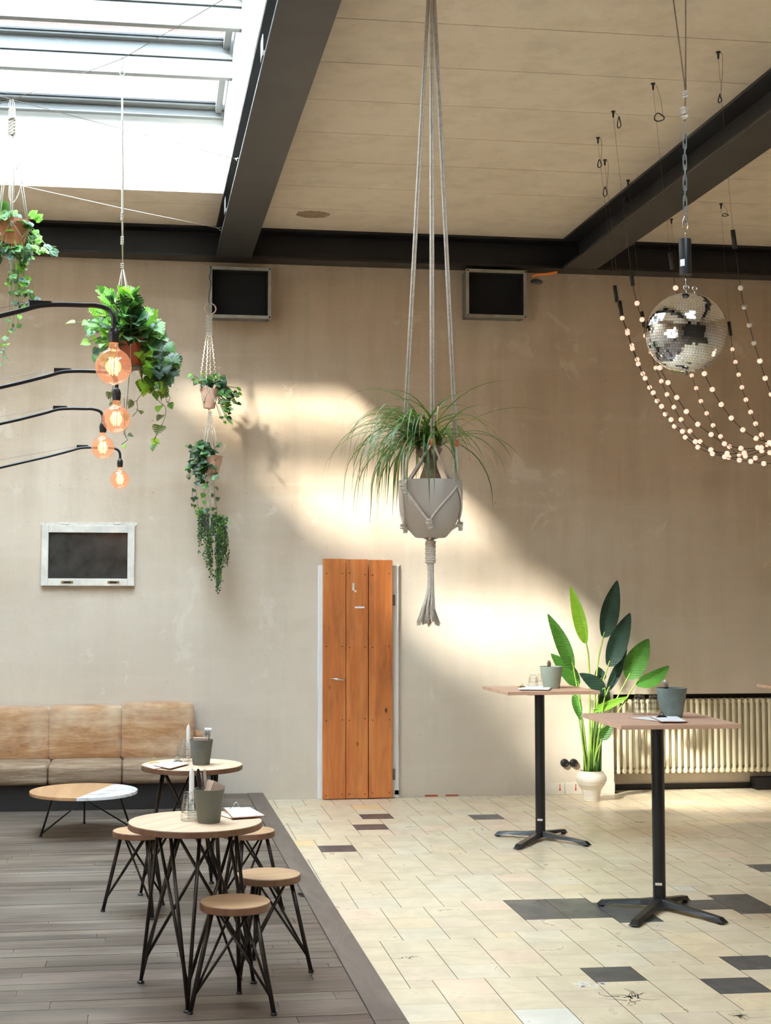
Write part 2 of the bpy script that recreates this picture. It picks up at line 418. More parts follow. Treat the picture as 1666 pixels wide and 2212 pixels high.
# roof light: shaft, curb beams, opening frames, panes
b = MB(); zt = 5.86
b.b2((SX0-.12, SY1, ZC+.012), (SX1+.12, SY1+.12, zt)); b.b2((SX0-.12, SY0-.12, ZC+.012), (SX1+.12, SY0, zt))
b.b2((SX1, SY0, ZC+.012), (SX1+.12, SY1, zt)); b.b2((SX0-.12, SY0, ZC+.012), (SX0, SY1, zt))
b.build('trim_1', 'shaft_paint', bevel=.006); tag(bpy.data.objects['trim_1'], kind='structure')
boards = [10.98, 10.0, 9.1, 8.2, 7.3, 6.4]
ztop = lambda y: min(5.83, 5.665+.135*(10.98-y))
for i, y in enumerate(boards):
    b = MB(); zb_ = 5.555 if i == 0 else 5.515; zm = zb_+(ztop(y)-zb_)*.42
    b.b2((SX0, y-.022, zb_), (SX1, y+.022, zm)); b.b2((SX0, y-.034, zm+.006), (SX1, y+.022, ztop(y)-.012)); b.b2((SX0, y-.03, zb_-.012), (SX1, y+.03, zb_))
    tag(b.build('trim_%d' % (i+2), 'frame_paint', bevel=.003), kind='structure')
for i in range(5):
    y1 = boards[i]-.034; y0 = boards[i+1]+.03
    r = thing('window_%d' % (i+2), None, None, ((SX0+SX1)/2, (y0+y1)/2, 5.7), kind='structure')
    x0, x1 = SX0+.02, SX1-.02; za, zb_ = ztop(y1)-.03, ztop(y0)-.03
    def sl(xa, ya, xb, yb_, t0, t1):
        f = lambda y: za+(zb_-za)*(y1-y)/(y1-y0)
        b.add([(xa, ya, f(ya)+t0), (xb, ya, f(ya)+t0), (xb, yb_, f(yb_)+t0), (xa, yb_, f(yb_)+t0), (xa, ya, f(ya)+t1), (xb, ya, f(ya)+t1), (xb, yb_, f(yb_)+t1), (xa, yb_, f(yb_)+t1)], [(3, 2, 1, 0), (4, 5, 6, 7), (0, 1, 5, 4), (1, 2, 6, 5), (2, 3, 7, 6), (3, 0, 4, 7)])
    b = MB(); sl(x0, y1-.05, x1, y1, -.03, .03); sl(x0, y0, x1, y0+.04, -.03, .03); sl(x0, y0, x0+.05, y1, -.05, .03); sl(x1-.05, y0, x1, y1, -.06, .03)
    b.build('window_frame', 'frame_paint', r, bevel=.003)
    b = MB(); sl(x0+.04, y0+.03, x1-.04, y1-.04, 0, .005); b.build('pane', 'pane_glass', r)
    b = MB(); sl(x0+.05, y1-.066, x1-.05, y1-.05, -.014, .0); b.build('seal', 'black_plastic', r)
b = MB(); b.b2((-9, 13.6, 4.5), (4.5, 14.0, 11.5)); tag(b.build('wall_exterior', 'brick_render'), kind='structure')
b = MB(); b.b2((-3.6, -4, -.1), (-3.3, 9.5, 5.2)); tag(b.build('wall_exterior_left', 'brick_render'), kind='structure')  # unseen wall, added to keep the sun out of the left opening
# steel beams: wide flange sections
def ibeam(name, lo, hi, along, flange=.31, t=.022, web=.014):
    b = MB(); z0, z1 = ZB, ZC
    if along == 'y':
        x = lo; y0, y1 = hi
        b.b2((x-flange/2, y0, z0), (x+flange/2, y1, z0+t)); b.b2((x-flange/2, y0, z1-t), (x+flange/2, y1, z1)); b.b2((x-web/2, y0, z0+t), (x+web/2, y1, z1-t))
    else:
        y = lo; x0, x1 = hi
        b.b2((x0, y-flange/2, z0), (x1, y+flange/2, z0+t)); b.b2((x0, y-flange/2, z1-t), (x1, y+flange/2, z1)); b.b2((x0, y-web/2, z0+t), (x1, y+web/2, z1-t))
    return b
b = ibeam('', .822, (YN, 12.04), 'y'); tag(b.build('steel_beam', 'steel_paint', bevel=.003), 'dark grey steel beam beside the roof light', 'beam', kind='structure')
b = ibeam('', 3.928, (YN, 12.04), 'y'); tag(b.build('steel_beam', 'steel_paint', bevel=.003), 'dark steel beam above the mirror ball', 'beam', kind='structure')
b = ibeam('', 12.20, (XL, XR), 'x'); tag(b.build('steel_beam', 'black_steel', bevel=.003), 'black steel beam running along the back wall', 'beam', kind='structure')
for px, py, lb in ((577, 22, 'small steel clamp plate on the roof-light beam, nearest the viewer'), (494, 396, 'small steel clamp plate on the roof-light beam, nearest the back wall')):
    p = atx(px, py, .69); b = MB(); b.b2((p.x-.03, p.y-.06, ZB+.02), (p.x+.005, p.y+.06, ZB+.05)); b.b2((p.x-.03, p.y-.06, ZB+.02), (p.x-.024, p.y+.06, ZB+.14))
    tag(b.build('beam_clamp', 'grey_metal', bevel=.002), lb, 'clamp', 'clamp plates on the steel beam')

# ------------------------------------------------------------------ tiled floor (3x3 panels of square tiles stepped round small half tiles)
TH, TS, TX, TY = .01168378, .2487652, 1.261848, 6.521386
def LW(a, b_): return (TX+TS*(a*cos(TH)+b_*sin(TH)), TY+TS*(-a*sin(TH)+b_*cos(TH)))
DARK = [(2.5, 19.31), (2, 17.31), (.47, 13.62), (6, 18.77), (4, 5), (4, 6), (5, 5), (5, 6), (6, 4.5), (6, 5.5), (7, 5.5), (8, 5.5), (9, 5), (9, 6), (4, 0), (6, -1), (7, .5), (11.5, 9.5)]
WHITE = [(2, -2.5), (7, 7.1), (8, 7.4), (5, 1.5), (7, 3), (2.5, 1), (1.5, 1)]
ORANGE = [(-.4, 14.6), (3.0, 7.3), (2.9, 20.9), (8, 3.4), (5.9, 21)]
random.seed(3)
b = MB(); b.b2((XL, YN, -.12), (XR, RY+.02, -.003))
def clip(poly, ax, lim, keep):
    out = []
    for i in range(len(poly)):
        p, q = poly[i], poly[(i+1) % len(poly)]
        ip, iq = (p[ax]-lim)*keep <= 0, (q[ax]-lim)*keep <= 0
        if ip: out.append(p)
        if ip != iq: t = (lim-p[ax])/(q[ax]-p[ax]); out.append((p[0]+(q[0]-p[0])*t, p[1]+(q[1]-p[1])*t))
    return out
def tile(a0, b0, a1, b1):
    ca, cb = (a0+a1)/2, (b0+b1)/2
    gx, gy = .0075, .003
    poly = [LW(a0+gx, b0+gy), LW(a1-gx, b0+gy), LW(a1-gx, b1-gy), LW(a0+gx, b1-gy)]
    cx, cy = LW(ca, cb)
    if cx < .9 or cx > 7.8 or cy < 2.5 or cy > 12.7: return
    poly = clip(poly, 0, 1.0, -1)
    if len(poly) > 2: poly = clip(poly, 1, YW-.004 if cx < RX else RY-.004, 1)
    if len(poly) < 3: return
    near = lambda L, r: any(abs(ca-p[0]) < r and abs(cb-p[1]) < r for p in L)
    v = random.uniform(.95, 1.03); k = random.random()
    if near(DARK, .42): col = (.075, .078, .088)
    elif near(WHITE, .42): col = (.70, .68, .62)
    elif near(ORANGE, .42): col = (.74, .54, .30)
    elif k < .06: col = (.72, .57, .44)
    elif k < .12: col = (.72, .59, .41)
    elif k < .24: col = (.69, .61, .48)
    elif k < .36: col = (.67, .56, .43)
    elif k < .5: col = (.67, .56, .41)
    else: col = (.68, .58, .43)
    b.add([(p[0], p[1], 0) for p in poly], [tuple(range(len(poly)))], 1, False, tuple(c*v for c in col))
for i in range(-8, 14):
    for j in range(-9, 12):
        ox, oy = i*3-j*.5, i*.5+j*3
        for a in range(3):
            for c in range(3): tile(ox+a, oy+c, ox+a+1, oy+c+1)
        tile(ox, oy-.5, ox+.5, oy)
tag(b.build('floor', ['grout', 'tile'], attr=True), kind='structure')
# wooden deck
b = MB(); random.seed(11); y = YN
b.b2((XL, YN, 0), (.975, YW, .052), 0, (.05, .05, .05))
while y < YW:
    w = random.choice([.075, .085, .095, .115, .12, .135, .09]); y1 = min(y+w, YW)
    x = XL-random.uniform(0, 1.4)
    while x < .978:
        x1 = min(x+random.uniform(1.1, 2.6), .978)
        if x1 > XL and (x1-max(x, XL)) > .05:
            t = random.uniform(.72, 1.15); b.b2((max(x, XL)+.001, y+.0014, .045), (x1-.001, y1-.0014, DZ+random.uniform(-.0015, 0)), 0, (t*random.uniform(.97, 1.05), t, t*random.uniform(.94, 1.02)))
        x = x1+.0005
    y = y1
tag(b.build('floor_deck', 'deck_wood', attr=True), kind='structure')
b = MB()
for y0, y1 in ((YN, 1.2), (1.203, 5.745), (5.748, YW)): b.b2((.982, y0, 0), (1.118, y1, DZ+.001))
tag(b.build('trim_9', 'edge_wood', bevel=.004), 'wooden edge board of the raised deck beside the tiles', 'edge board', kind='structure')
# ------------------------------------------------------------------ details of the back wall
# baseboard tiles
b = MB()
for x0, x1 in ((1182, 1219.5), (1220.5, 1258), (1258.6, 1296), (1297, 1329)):
    p, q = at(x0, 1700, YW), at(x1, 1700, YW); b.b2((p.x, YW-.014, .0), (min(q.x, RX+.002), YW, .102))
tag(b.build('baseboard_back', 'cream_ceramic', bevel=.003), kind='structure')
for px in (1210, 1244):
    p = at(px, 1703, YW-.0145); b = MB(); b.b2((p.x-.006, YW-.0155, .035), (p.x+.006, YW-.0142, .055)); b.b2((p.x-.003, YW-.0155, .05), (p.x+.003, YW-.0142, .095))
    tag(b.build('paint_mark', 'red_mark'), 'red paint drip on the %s baseboard tile behind the near tables' % ('left' if px == 1210 else 'right'), 'paint mark')
# door
dl, dr = at(697, 1500, YW).x, at(849, 1500, YW).x
r = thing('door_1', 'narrow door of three orange-brown boards in a white frame', 'door', ((dl+dr)/2, YW, 0), kind='structure')
b = MB(); b.b2((dl-.045, YW-.03, .001), (dl+.03, YW-.001, 2.03)); b.b2((dr-.03, YW-.03, .001), (dr+.045, YW-.001, 2.03)); b.b2((dl+.031, YW-.028, 1.99), (dr-.031, YW-.001, 2.028)); b.build('door_frame', 'white_paint', r, bevel=.003)
b = MB(); b.b2((dr+.046, YW-.012, 0), (dr+.058, YW, 2.04)); b.build('edge_strip', 'old_white_paint', r)
e = [at(x, 1500, YW-.06).x for x in (697.2, 746.6, 747.6, 795.2, 796.6, 848)]
for k in range(3):
    pl = MB(); pl.b2((e[2*k], YW-.075, .005+.002*k), (e[2*k+1]-.001, YW-.045, 2.085-.004*k)); o = pl.build('door_plank', 'door_wood', r, bevel=.003)
    sc = MB()
    for z in (1.955, 1.32, .69, .045):
        for s_ in (.15, .85): sc.ball((e[2*k]*(1-s_)+e[2*k+1]*s_, YW-.0755, z+random.uniform(-.01, .01)), .0055, 8)
    sc.build('screws', 'black_plastic', o)
h = MB(); p = at(744, 1468, YW-.12); q = at(716, 1467, YW-.12); h.tube([V((p.x, YW-.075, p.z)), V((p.x, YW-.125, p.z)), V((p.x-.01, YW-.13, p.z)), V((q.x, YW-.13, q.z+.002))], .0085, 8); h.build('door_handle', 'chrome', r)
for pz in (1296, 1672):
    p = at(850.5, pz, YW-.04); h = MB(); h.b2((p.x-.01, YW-.05, p.z-.05), (p.x+.012, YW-.028, p.z+.045)); h.build('hinge', 'grey_metal', r)
p = at(777, 1312, YW-.076); h = MB(); h.b2((p.x-.042, YW-.0775, p.z-.007), (p.x+.042, YW-.0752, p.z+.007)); h.build('label_strip', 'paper', r)
p = at(764, 1268, YW-.076); h = MB(); h.b2((p.x-.012, YW-.0768, p.z-.03), (p.x+.008, YW-.0752, p.z+.035)); h.b2((p.x+.006, YW-.0768, p.z-.045), (p.x+.026, YW-.0752, p.z-.028)); h.build('paint_patch', 'old_white_paint', r)
p = at(858, 1712, YW-.03); h = MB(); h.b2((p.x-.02, YW-.03, p.z-.018), (p.x+.02, YW-.02, p.z+.02)); tag(h.build('door_catch', 'grey_metal'), 'small grey metal catch at the foot of the wooden door', 'catch')
# small window
a, c = at(90, 1134, YW-.04), at(290, 1266, YW-.04)
r = thing('window_1', 'small white-framed window with a dark chalky pane', 'window', ((a.x+c.x)/2, YW, c.z), kind='structure')
i0, i1 = at(105, 1150, YW-.04), at(275, 1250, YW-.04)
b = MB(); y0, y1 = YW-.045, YW
b.b2((a.x, y0, c.z), (i0.x, y1, a.z)); b.b2((i1.x, y0, c.z), (c.x, y1, a.z)); b.b2((i0.x, y0, i0.z), (i1.x, y1, a.z)); b.b2((i0.x, y0, c.z), (i1.x, y1, i1.z)); b.build('window_frame', 'old_white_paint', r, bevel=.004)
b = MB(); b.b2((i0.x-.01, YW-.02, i1.z-.01), (i1.x+.01, YW-.008, i0.z+.01)); b.build('pane', 'chalk_glass', r)
for px in (145, 245):
    p = at(px, 1258, y0); b = MB(); b.b2((p.x-.05, y0-.003, p.z-.01), (p.x+.05, y0+.001, p.z+.012)); o = b.build('latch_plate', 'brass', r)
    b = MB(); b.b2((p.x-.03, y0-.0045, p.z-.007), (p.x+.03, y0-.002, p.z+.008)); b.build('latch_slot', 'black_plastic', o)
for px in (141, 254):
    p = at(px, 1131, y0); b = MB(); b.tube([(p.x-.03, y0+.01, p.z), (p.x+.03, y0+.01, p.z)], .008, 8); b.build('hinge', 'white_paint', r)
b = MB(); b.b2((a.x-.015, YW-.006, a.z), (c.x+.02, YW, a.z+.03)); b.build('lintel_gap', 'rope_grey', r)
# two ducts
def duct(lx, ty, rx, by, label, side):
    Yf = 12.05; A, B_ = at(lx, ty, Yf), at(rx, by, Yf); x0, x1, z0, z1 = A.x, B_.x, B_.z, A.z
    r = thing('ventilation_duct', label, 'duct', ((x0+x1)/2, YW, z0), 'square ventilation ducts in the back wall')
    t = .028; b = MB()
    b.b2((x0, Yf, z0), (x0+t, Yf+.02, z1)); b.b2((x1-t, Yf, z0), (x1, Yf+.02, z1)); b.b2((x0+t, Yf, z0), (x1-t, Yf+.02, z0+t)); b.b2((x0+t, Yf, z1-t), (x1-t, Yf+.02, z1)); b.build('flange', 'duct_metal', r, bevel=.002)
    for x, z in ((x0+t/2, z0+t/2), (x1-t/2, z0+t/2), (x0+t/2, z1-t/2), (x1-t/2, z1-t/2)):
        h = MB(); h.tube([(x, Yf-.004, z), (x, Yf+.002, z)], .007, 8); h.build('bolt', 'black_metal', r)
    b = MB(); k = .012
    b.b2((x0+k, Yf+.02, z0+k), (x0+2*k, YW+.02, z1-k)); b.b2((x1-2*k, Yf+.02, z0+k), (x1-k, YW+.02, z1-k)); b.b2((x0+k, Yf+.02, z0+k), (x1-k, YW+.02, z0+2*k)); b.b2((x0+k, Yf+.02, z1-2*k), (x1-k, YW+.02, z1-k)); b.build('duct_sleeve', 'grey_metal', r)
    b = MB(); b.b2((x0+2.2*k, YW-.03, z0+2.2*k), (x1-2.2*k, YW-.005, z1-2.2*k)); b.b2((x0+t, Yf+.03, z0+t), (x0+t+.004, YW-.03, z1-t)); b.b2((x1-t-.004, Yf+.03, z0+t), (x1-t, YW-.03, z1-t)); b.b2((x0+t, Yf+.03, z0+t), (x1-t, YW-.03, z0+t+.004)); b.b2((x0+t, Yf+.03, z1-t-.004), (x1-t, YW-.03, z1-t)); b.build('duct_lining', 'duct_dark', r)
    return x0, z1
d1 = duct(452, 574, 586, 689, 'square duct with a dark opening below the roof-light beam', 0)
duct(1007, 580, 1139, 688, 'square duct with a dark opening right of the large hanging planter ropes', 0)
b = MB(); b.tube(bez([at(1150, 597, 12.1), at(1163, 593, 12.08), at(1180, 592, 12.05), at(1204, 588, 12.02)]), .012, 8); tag(b.build('orange_cable', 'orange_cable'), 'orange cable running from the wall to the right-hand steel beam', 'cable')
b = MB(); b.ball(at(1160, 609, YW-.005), .045, 12, 0, (1.3, .25, .55)); tag(b.build('wall_patch', 'grey_metal'), 'rough grey filler patch on the wall under the orange cable', 'patch')
# sockets
for px in (1219.5, 1239):
    p = at(px, 1648, YW); b = MB(); R_ = M.Rotation(pi/2, 3, 'X')
    r = thing('power_socket', 'black round wall socket, %s of the pair behind the tall tables' % ('left one' if px < 1230 else 'right one'), 'socket', (p.x, YW, p.z), 'pair of round black wall sockets')
    b.lathe([(0, .028), (.030, .028), (.037, .018), (.038, 0)], (p.x, YW, p.z), 24, 0, R_); b.build('cover', 'black_plastic', r)
    b = MB(); b.lathe([(0, .0285), (.020, .0285), (.022, .0305), (.024, .0285)], (p.x, YW, p.z), 20, 0, R_); b.build('socket_rim', 'black_metal', r)
# radiator
r = thing('radiator', 'cream column radiator in the wall recess', 'radiator', (5.8, 12.33, .12))
x = RX+.055; zt_, zb_ = .835, .165; k = 0
while x < 6.5:
    b = MB()
    for yy in (12.285, 12.37): b.rbox((x-.0165, yy-.016, zb_+.02), (x+.0165, yy+.016, zt_-.015), .014, 5)
    b.rbox((x-.018, 12.27, zt_-.05), (x+.018, 12.385, zt_), .017, 5); b.rbox((x-.018, 12.27, zb_), (x+.018, 12.385, zb_+.05), .017, 5)
    b.build('column', 'radiator_paint', r); x += .0575; k += 1
b = MB(); b.tube([(RX+.03, 12.33, zb_+.03), (6.6, 12.33, zb_+.03)], .014, 8); b.tube([(RX+.03, 12.33, zt_-.03), (6.6, 12.33, zt_-.03)], .014, 8); b.build('header_pipe', 'radiator_paint', r)
b = MB(); b.tube([(RX+.03, 12.33, zb_+.03), (RX+.03, 12.33, 0)], .011, 8); b.ball((RX+.03, 12.30, zb_+.04), .022, 10); b.build('valve', 'duct_metal', r)
b = MB(); b.b2((RX+.002, RY-.02, RZ-.11), (XR, RY-.002, RZ-.001)); b.b2((RX+.002, RY-.02, 0), (XR, RY-.002, .05)); tag(b.build('trim_10', 'sofa_base'), kind='structure')  # upper strip paints the recess shade dark; lower one is a dark band
b = MB(); b.b2((RX+.002, RY-.03, .15), (XR, RY-.002, RZ-.11)); tag(b.build('trim_11', 'sofa_base'), kind='structure')  # dark sheet standing for the shade between and behind the radiator columns
p = at(1640, 1690, 12.38); b = MB(); b.b2((p.x-.06, 12.30, 0.002), (p.x+.5, 12.44, .11)); tag(b.build('floor_box', 'black_metal', bevel=.004), 'low black box on the floor beneath the radiator', 'box')
# brick scars at the foot of the wall
p, q = at(918, 1719, YW), at(990, 1719, YW)
for j, (u, v) in enumerate(((.0, .38), (.62, 1.0))):
    b = MB(); b.b2((p.x+(q.x-p.x)*u, YW-.006, .004), (p.x+(q.x-p.x)*v, YW, .017)); tag(b.build('exposed_brick', 'red_terracotta'), '%s strip of bare red brick at the foot of the wall right of the door' % ('left' if j == 0 else 'right'), 'brick')

# damage in floor and ceiling
random.seed(91)
def cracks(px, py, R_, n, label):
    c = atz(px, py, 0); b = MB()
    for k in range(n):
        a = random.uniform(0, 2*pi); p = V((c.x+random.uniform(-.3, .3)*R_, c.y+random.uniform(-.3, .3)*R_, .0008)); w = random.uniform(.002, .005)
        for q in range(5):
            e = p+V((cos(a), sin(a), 0))*R_*random.uniform(.12, .28); sd = V((-sin(a), cos(a), 0)); w2 = w*.75
            b.add([p-sd*w, p+sd*w, e+sd*w2, e-sd*w2], [(0, 1, 2, 3)]); p = e; w = w2; a += random.uniform(-.9, .9)
    tag(b.build('floor_crack', 'crack_dark'), label, 'crack')
cracks(1362, 2157, .13, 12, 'dark web of cracks in a cream tile, near the bottom edge right of centre')
cracks(878, 2069, .07, 4, 'small star-shaped crack in a cream tile beside the deck edge board')
cracks(1384, 1776, .05, 10, 'small dark chipped spot in the tiles between the two full tall tables')
cracks(1600, 2195, .05, 9, 'dark chipped spot in a tile at the lower right corner')
c = atz(1276, 2128, 0); b = MB()
for k in range(26):
    a = random.uniform(0, 2*pi); rr = random.random()**.5; x, y = c.x+rr*cos(a)*.085, c.y+rr*sin(a)*.05; s_ = random.uniform(.008, .02); t_ = random.uniform(0, 3)
    b.add([(x+s_*cos(t_+q*1.57)*(1 if q % 2 else .5), y+s_*sin(t_+q*1.57)*(1 if q % 2 else .5), .001) for q in range(4)], [(0, 1, 2, 3)])
tag(b.build('filler_patch', 'white_paint'), 'patch of crumbled white filler beside a dark tile in the foreground', 'patch', kind=None)
c = atz(675, 463, ZC-.001); b = MB(); n = 40
b.add([(c.x+(.145+random.uniform(-.012, .012))*cos(2*pi*k/n), c.y+(.11+random.uniform(-.012, .012))*sin(2*pi*k/n), ZC-.0012) for k in range(n)], [tuple(range(n))])
tag(b.build('ceiling_stain', 'ceiling_stain'), 'brown patch on the ceiling between the roof-light beam and the hanging ropes', 'stain')

# ================================================================== furniture
def rot(p, a, c=(0, 0)): return (c[0]+p[0]*cos(a)-p[1]*sin(a), c[1]+p[0]*sin(a)+p[1]*cos(a))
# stools (three legs, crossed thin braces)
def three_leg(r, zt, rf, rt, rl, rb, low=.16, brace_top=None, col='iron_rod', foot=True):
    A = [RAD(a) for a in (90, 210, 330)]
    ft = [V((rf*cos(a), rf*sin(a), .004)) for a in A]; tp = [V((rt*cos(a), rt*sin(a), zt)) for a in A]
    for i in range(3):
        b = MB(); b.tube([ft[i], lerp(ft[i], tp[i], .5), tp[i]], [rl*.95, rl, rl], 8); lg = b.build('leg', col, r)
        if foot: h = MB(); h.lathe([(0, .0), (rl*1.25, 0), (rl*1.25, .008), (rl, .012)], (ft[i].x, ft[i].y, 0), 12); h.build('foot_cap', 'black_plastic', lg)
    for i in range(3):
        b = MB(); s = lerp(ft[i], tp[i], low)
        for k in (1, 2):
            e = lerp(tp[(i+k) % 3], tp[i], .12); e.z = zt; b.tube([s, e], rb, 7)
        b.build('brace', col, r)
def make_stool():
    r = thing('stool', '', 'stool', (0, 0, 0), 'round wooden stools on black rod legs')
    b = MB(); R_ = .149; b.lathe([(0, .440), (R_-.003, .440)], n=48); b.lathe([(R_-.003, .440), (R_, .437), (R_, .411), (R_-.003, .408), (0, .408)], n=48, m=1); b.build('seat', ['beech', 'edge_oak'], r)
    three_leg(r, .410, .200, .105, .0105, .006); return r
S0 = make_stool()
cs = atz(508, 1946, .5); S0.location = (cs.x, cs.y, DZ); S0.rotation_euler = (0, 0, RAD(-10)); S0['label'] = 'round wooden stool at the front of the round table, nearest the viewer'
for (px, py, a, lb) in ((580, 1887, 105-90, 'round wooden stool right of the round table, second nearest the viewer'),
                        (303, 1793, 50-90, 'round wooden stool tucked behind the left side of the front round table'),
                        (535, 1793, 10-90, 'round wooden stool tucked behind the right side of the front round table')):
    c = atz(px, py, .5); copy_tree(S0, (c.x, c.y, DZ), RAD(a), lb)
# round tables: three feet, each with a fan of rods
def make_round_table():
    r = thing('round_table', '', 'table', (0, 0, 0), 'round wooden tables with rod legs')
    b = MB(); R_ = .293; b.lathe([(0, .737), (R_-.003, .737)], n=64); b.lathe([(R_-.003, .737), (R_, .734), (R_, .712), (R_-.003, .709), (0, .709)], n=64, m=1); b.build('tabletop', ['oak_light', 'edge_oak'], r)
    A = [RAD(a) for a in (90, 210, 330)]; ft = [V((.29*cos(a), .29*sin(a), .004)) for a in A]; zt = .710; rt = .175
    T = lambda a, q=rt: V((q*cos(a), q*sin(a), zt))
    for i, a in enumerate(A):
        b = MB(); b.tube([ft[i], T(a+RAD(12))], .0085, 7); b.tube([lerp(ft[i], T(a+RAD(12)), .03), T(a-RAD(32))], .0085, 7); lg = b.build('leg', 'iron_rod', r)
        b = MB(); s = lerp(ft[i], T(a), .13); b.tube([s, T(a+RAD(105))], .0075, 7); b.tube([s, T(a-RAD(100))], .0075, 7); b.build('brace', 'iron_rod', lg)
        h = MB(); h.lathe([(0, 0), (.016, 0), (.016, .007), (.010, .012)], (ft[i].x, ft[i].y, 0), 12); h.build('foot_cap', 'black_plastic', lg)
    b = MB(); b.tube([T(a, .175) for a in [RAD(30*k) for k in range(12)]], .007, 6, closed=True); b.build('ring_frame', 'iron_rod', r)
    return r
T0 = make_round_table(); zt = DZ+.737
tf = atz(422, 1773, zt); T0.location = (tf.x, tf.y, DZ); T0.rotation_euler = (0, 0, RAD(262-90-120)); T0['label'] = 'round wooden table in front, with four stools around it'
tr = atz(415, 1651, zt); copy_tree(T0, (tr.x, tr.y, DZ), RAD(183-90), 'round wooden table in front of the bench, behind the front round table')
# coffee table
zc_ = .367; cc_ = atz(181, 1707, zc_); r = thing('coffee_table', 'low oval-looking round coffee table, half oak and half white marble', 'coffee table', (cc_.x, cc_.y, DZ))
Rc = .385; z1 = zc_; z0 = z1-.022
sp0, sp1 = atz(157, 1727, zc_), atz(253, 1691, zc_)
ang = math.atan2(sp1.y-sp0.y, sp1.x-sp0.x); mid = (sp0+sp1)/2-cc_; nx = (-sin(ang), cos(ang)); off = mid.x*nx[0]+mid.y*nx[1]
def seg(side):
    h = math.acos(max(-1, min(1, off/Rc))); base = math.atan2(nx[1], nx[0]); pts = []
    a0, a1 = (base-h, base+h) if side > 0 else (base+h, base+2*pi-h)
    for k in range(49): a = a0+(a1-a0)*k/48; pts.append((cc_.x+Rc*cos(a), cc_.y+Rc*sin(a)))
    return pts
b = MB(); b.prism(seg(1), z0, z1); b.build('wooden_top', 'coffee_oak', r, bevel=.002)
b = MB(); b.prism(seg(-1), z0, z1); b.build('marble_top', 'marble', r, bevel=.002)
F3 = [atz(88, 1808, DZ), atz(283, 1792, DZ), atz(182, 1779, DZ)]
hub = V((F3[2].x+.005, F3[2].y-.06, .25))
for i, p in enumerate(F3):
    b = MB(); t_ = V((cc_.x+(p.x-cc_.x)*.72, cc_.y+(p.y-cc_.y)*.72, z0)); b.tube([p+V((0, 0, .004)), t_], .0075, 8); lg = b.build('leg', 'black_metal', r)
    if i < 2: b = MB(); b.tube([lerp(p, t_, .06)+V((0, 0, .004)), hub], .006, 8); b.build('brace', 'black_metal', lg)
    h = MB(); h.lathe([(0, 0), (.012, 0), (.012, .006), (.008, .01)], (p.x, p.y, DZ), 10); h.build('foot_cap', 'black_plastic', lg)
b = MB(); b.tube([hub, V((hub.x, hub.y, z0))], .007, 8); b.b2((hub.x-.05, hub.y-.03, z0-.004), (hub.x+.05, hub.y+.03, z0)); b.build('hub', 'black_metal', r)
# bench sofa
r = thing('bench_sofa', 'long worn tan velvet bench against the back wall', 'sofa', (-.8, 11.9, DZ))
ys, yb = 11.40, 11.90
def xat(px, py, Y): return at(px, py, Y).x
xe = xat(419, 1580, 11.95); seams_b = [XL+.05, xat(-190, 1580, 11.95), xat(106, 1580, 11.95), xat(263, 1580, 11.95), xe]
tops = [at(0, 1531, 12.0).z, at(0, 1531, 12.0).z, at(50, 1529, 12.0).z, at(180, 1526, 12.0).z, at(350, 1519, 12.0).z]
for i in range(4):
    b = MB(); x0, x1 = seams_b[i], seams_b[i+1]; b.rbox((x0+.001, yb, .40), (x1-.001, YW-.06, tops[i+1]), .024, 12, bulge=.012)
    # backrest leans a little
    b.v = [(p[0], p[1]+(p[2]-.40)*.10, p[2]) for p in b.v]
    b.build('back_cushion', 'worn_velvet', r)
seams_s = [XL+.05, xat(-215, 1650, ys), xat(103, 1650, ys), xat(264, 1650, ys), xat(419, 1640, ys+.2)]
for i in range(4):
    b = MB(); x0, x1 = seams_s[i], seams_s[i+1]; b.rbox((x0+.001, ys, .265), (x1-.001, yb+.06, .415), .028, 12, bulge=.006)
    b.build('seat_cushion', 'worn_velvet_grey', r)
b = MB(); b.rbox((xe-.02, 11.98, .30), (xe+.085, YW-.06, at(430, 1580, 12.0).z), .03, 8); b.build('end_cushion', 'worn_velvet', r)
b = MB(); b.b2((XL+.03, ys+.05, DZ), (xat(470, 1700, 11.5), YW-.03, .27)); b.build('base', 'sofa_base', r, bevel=.004)
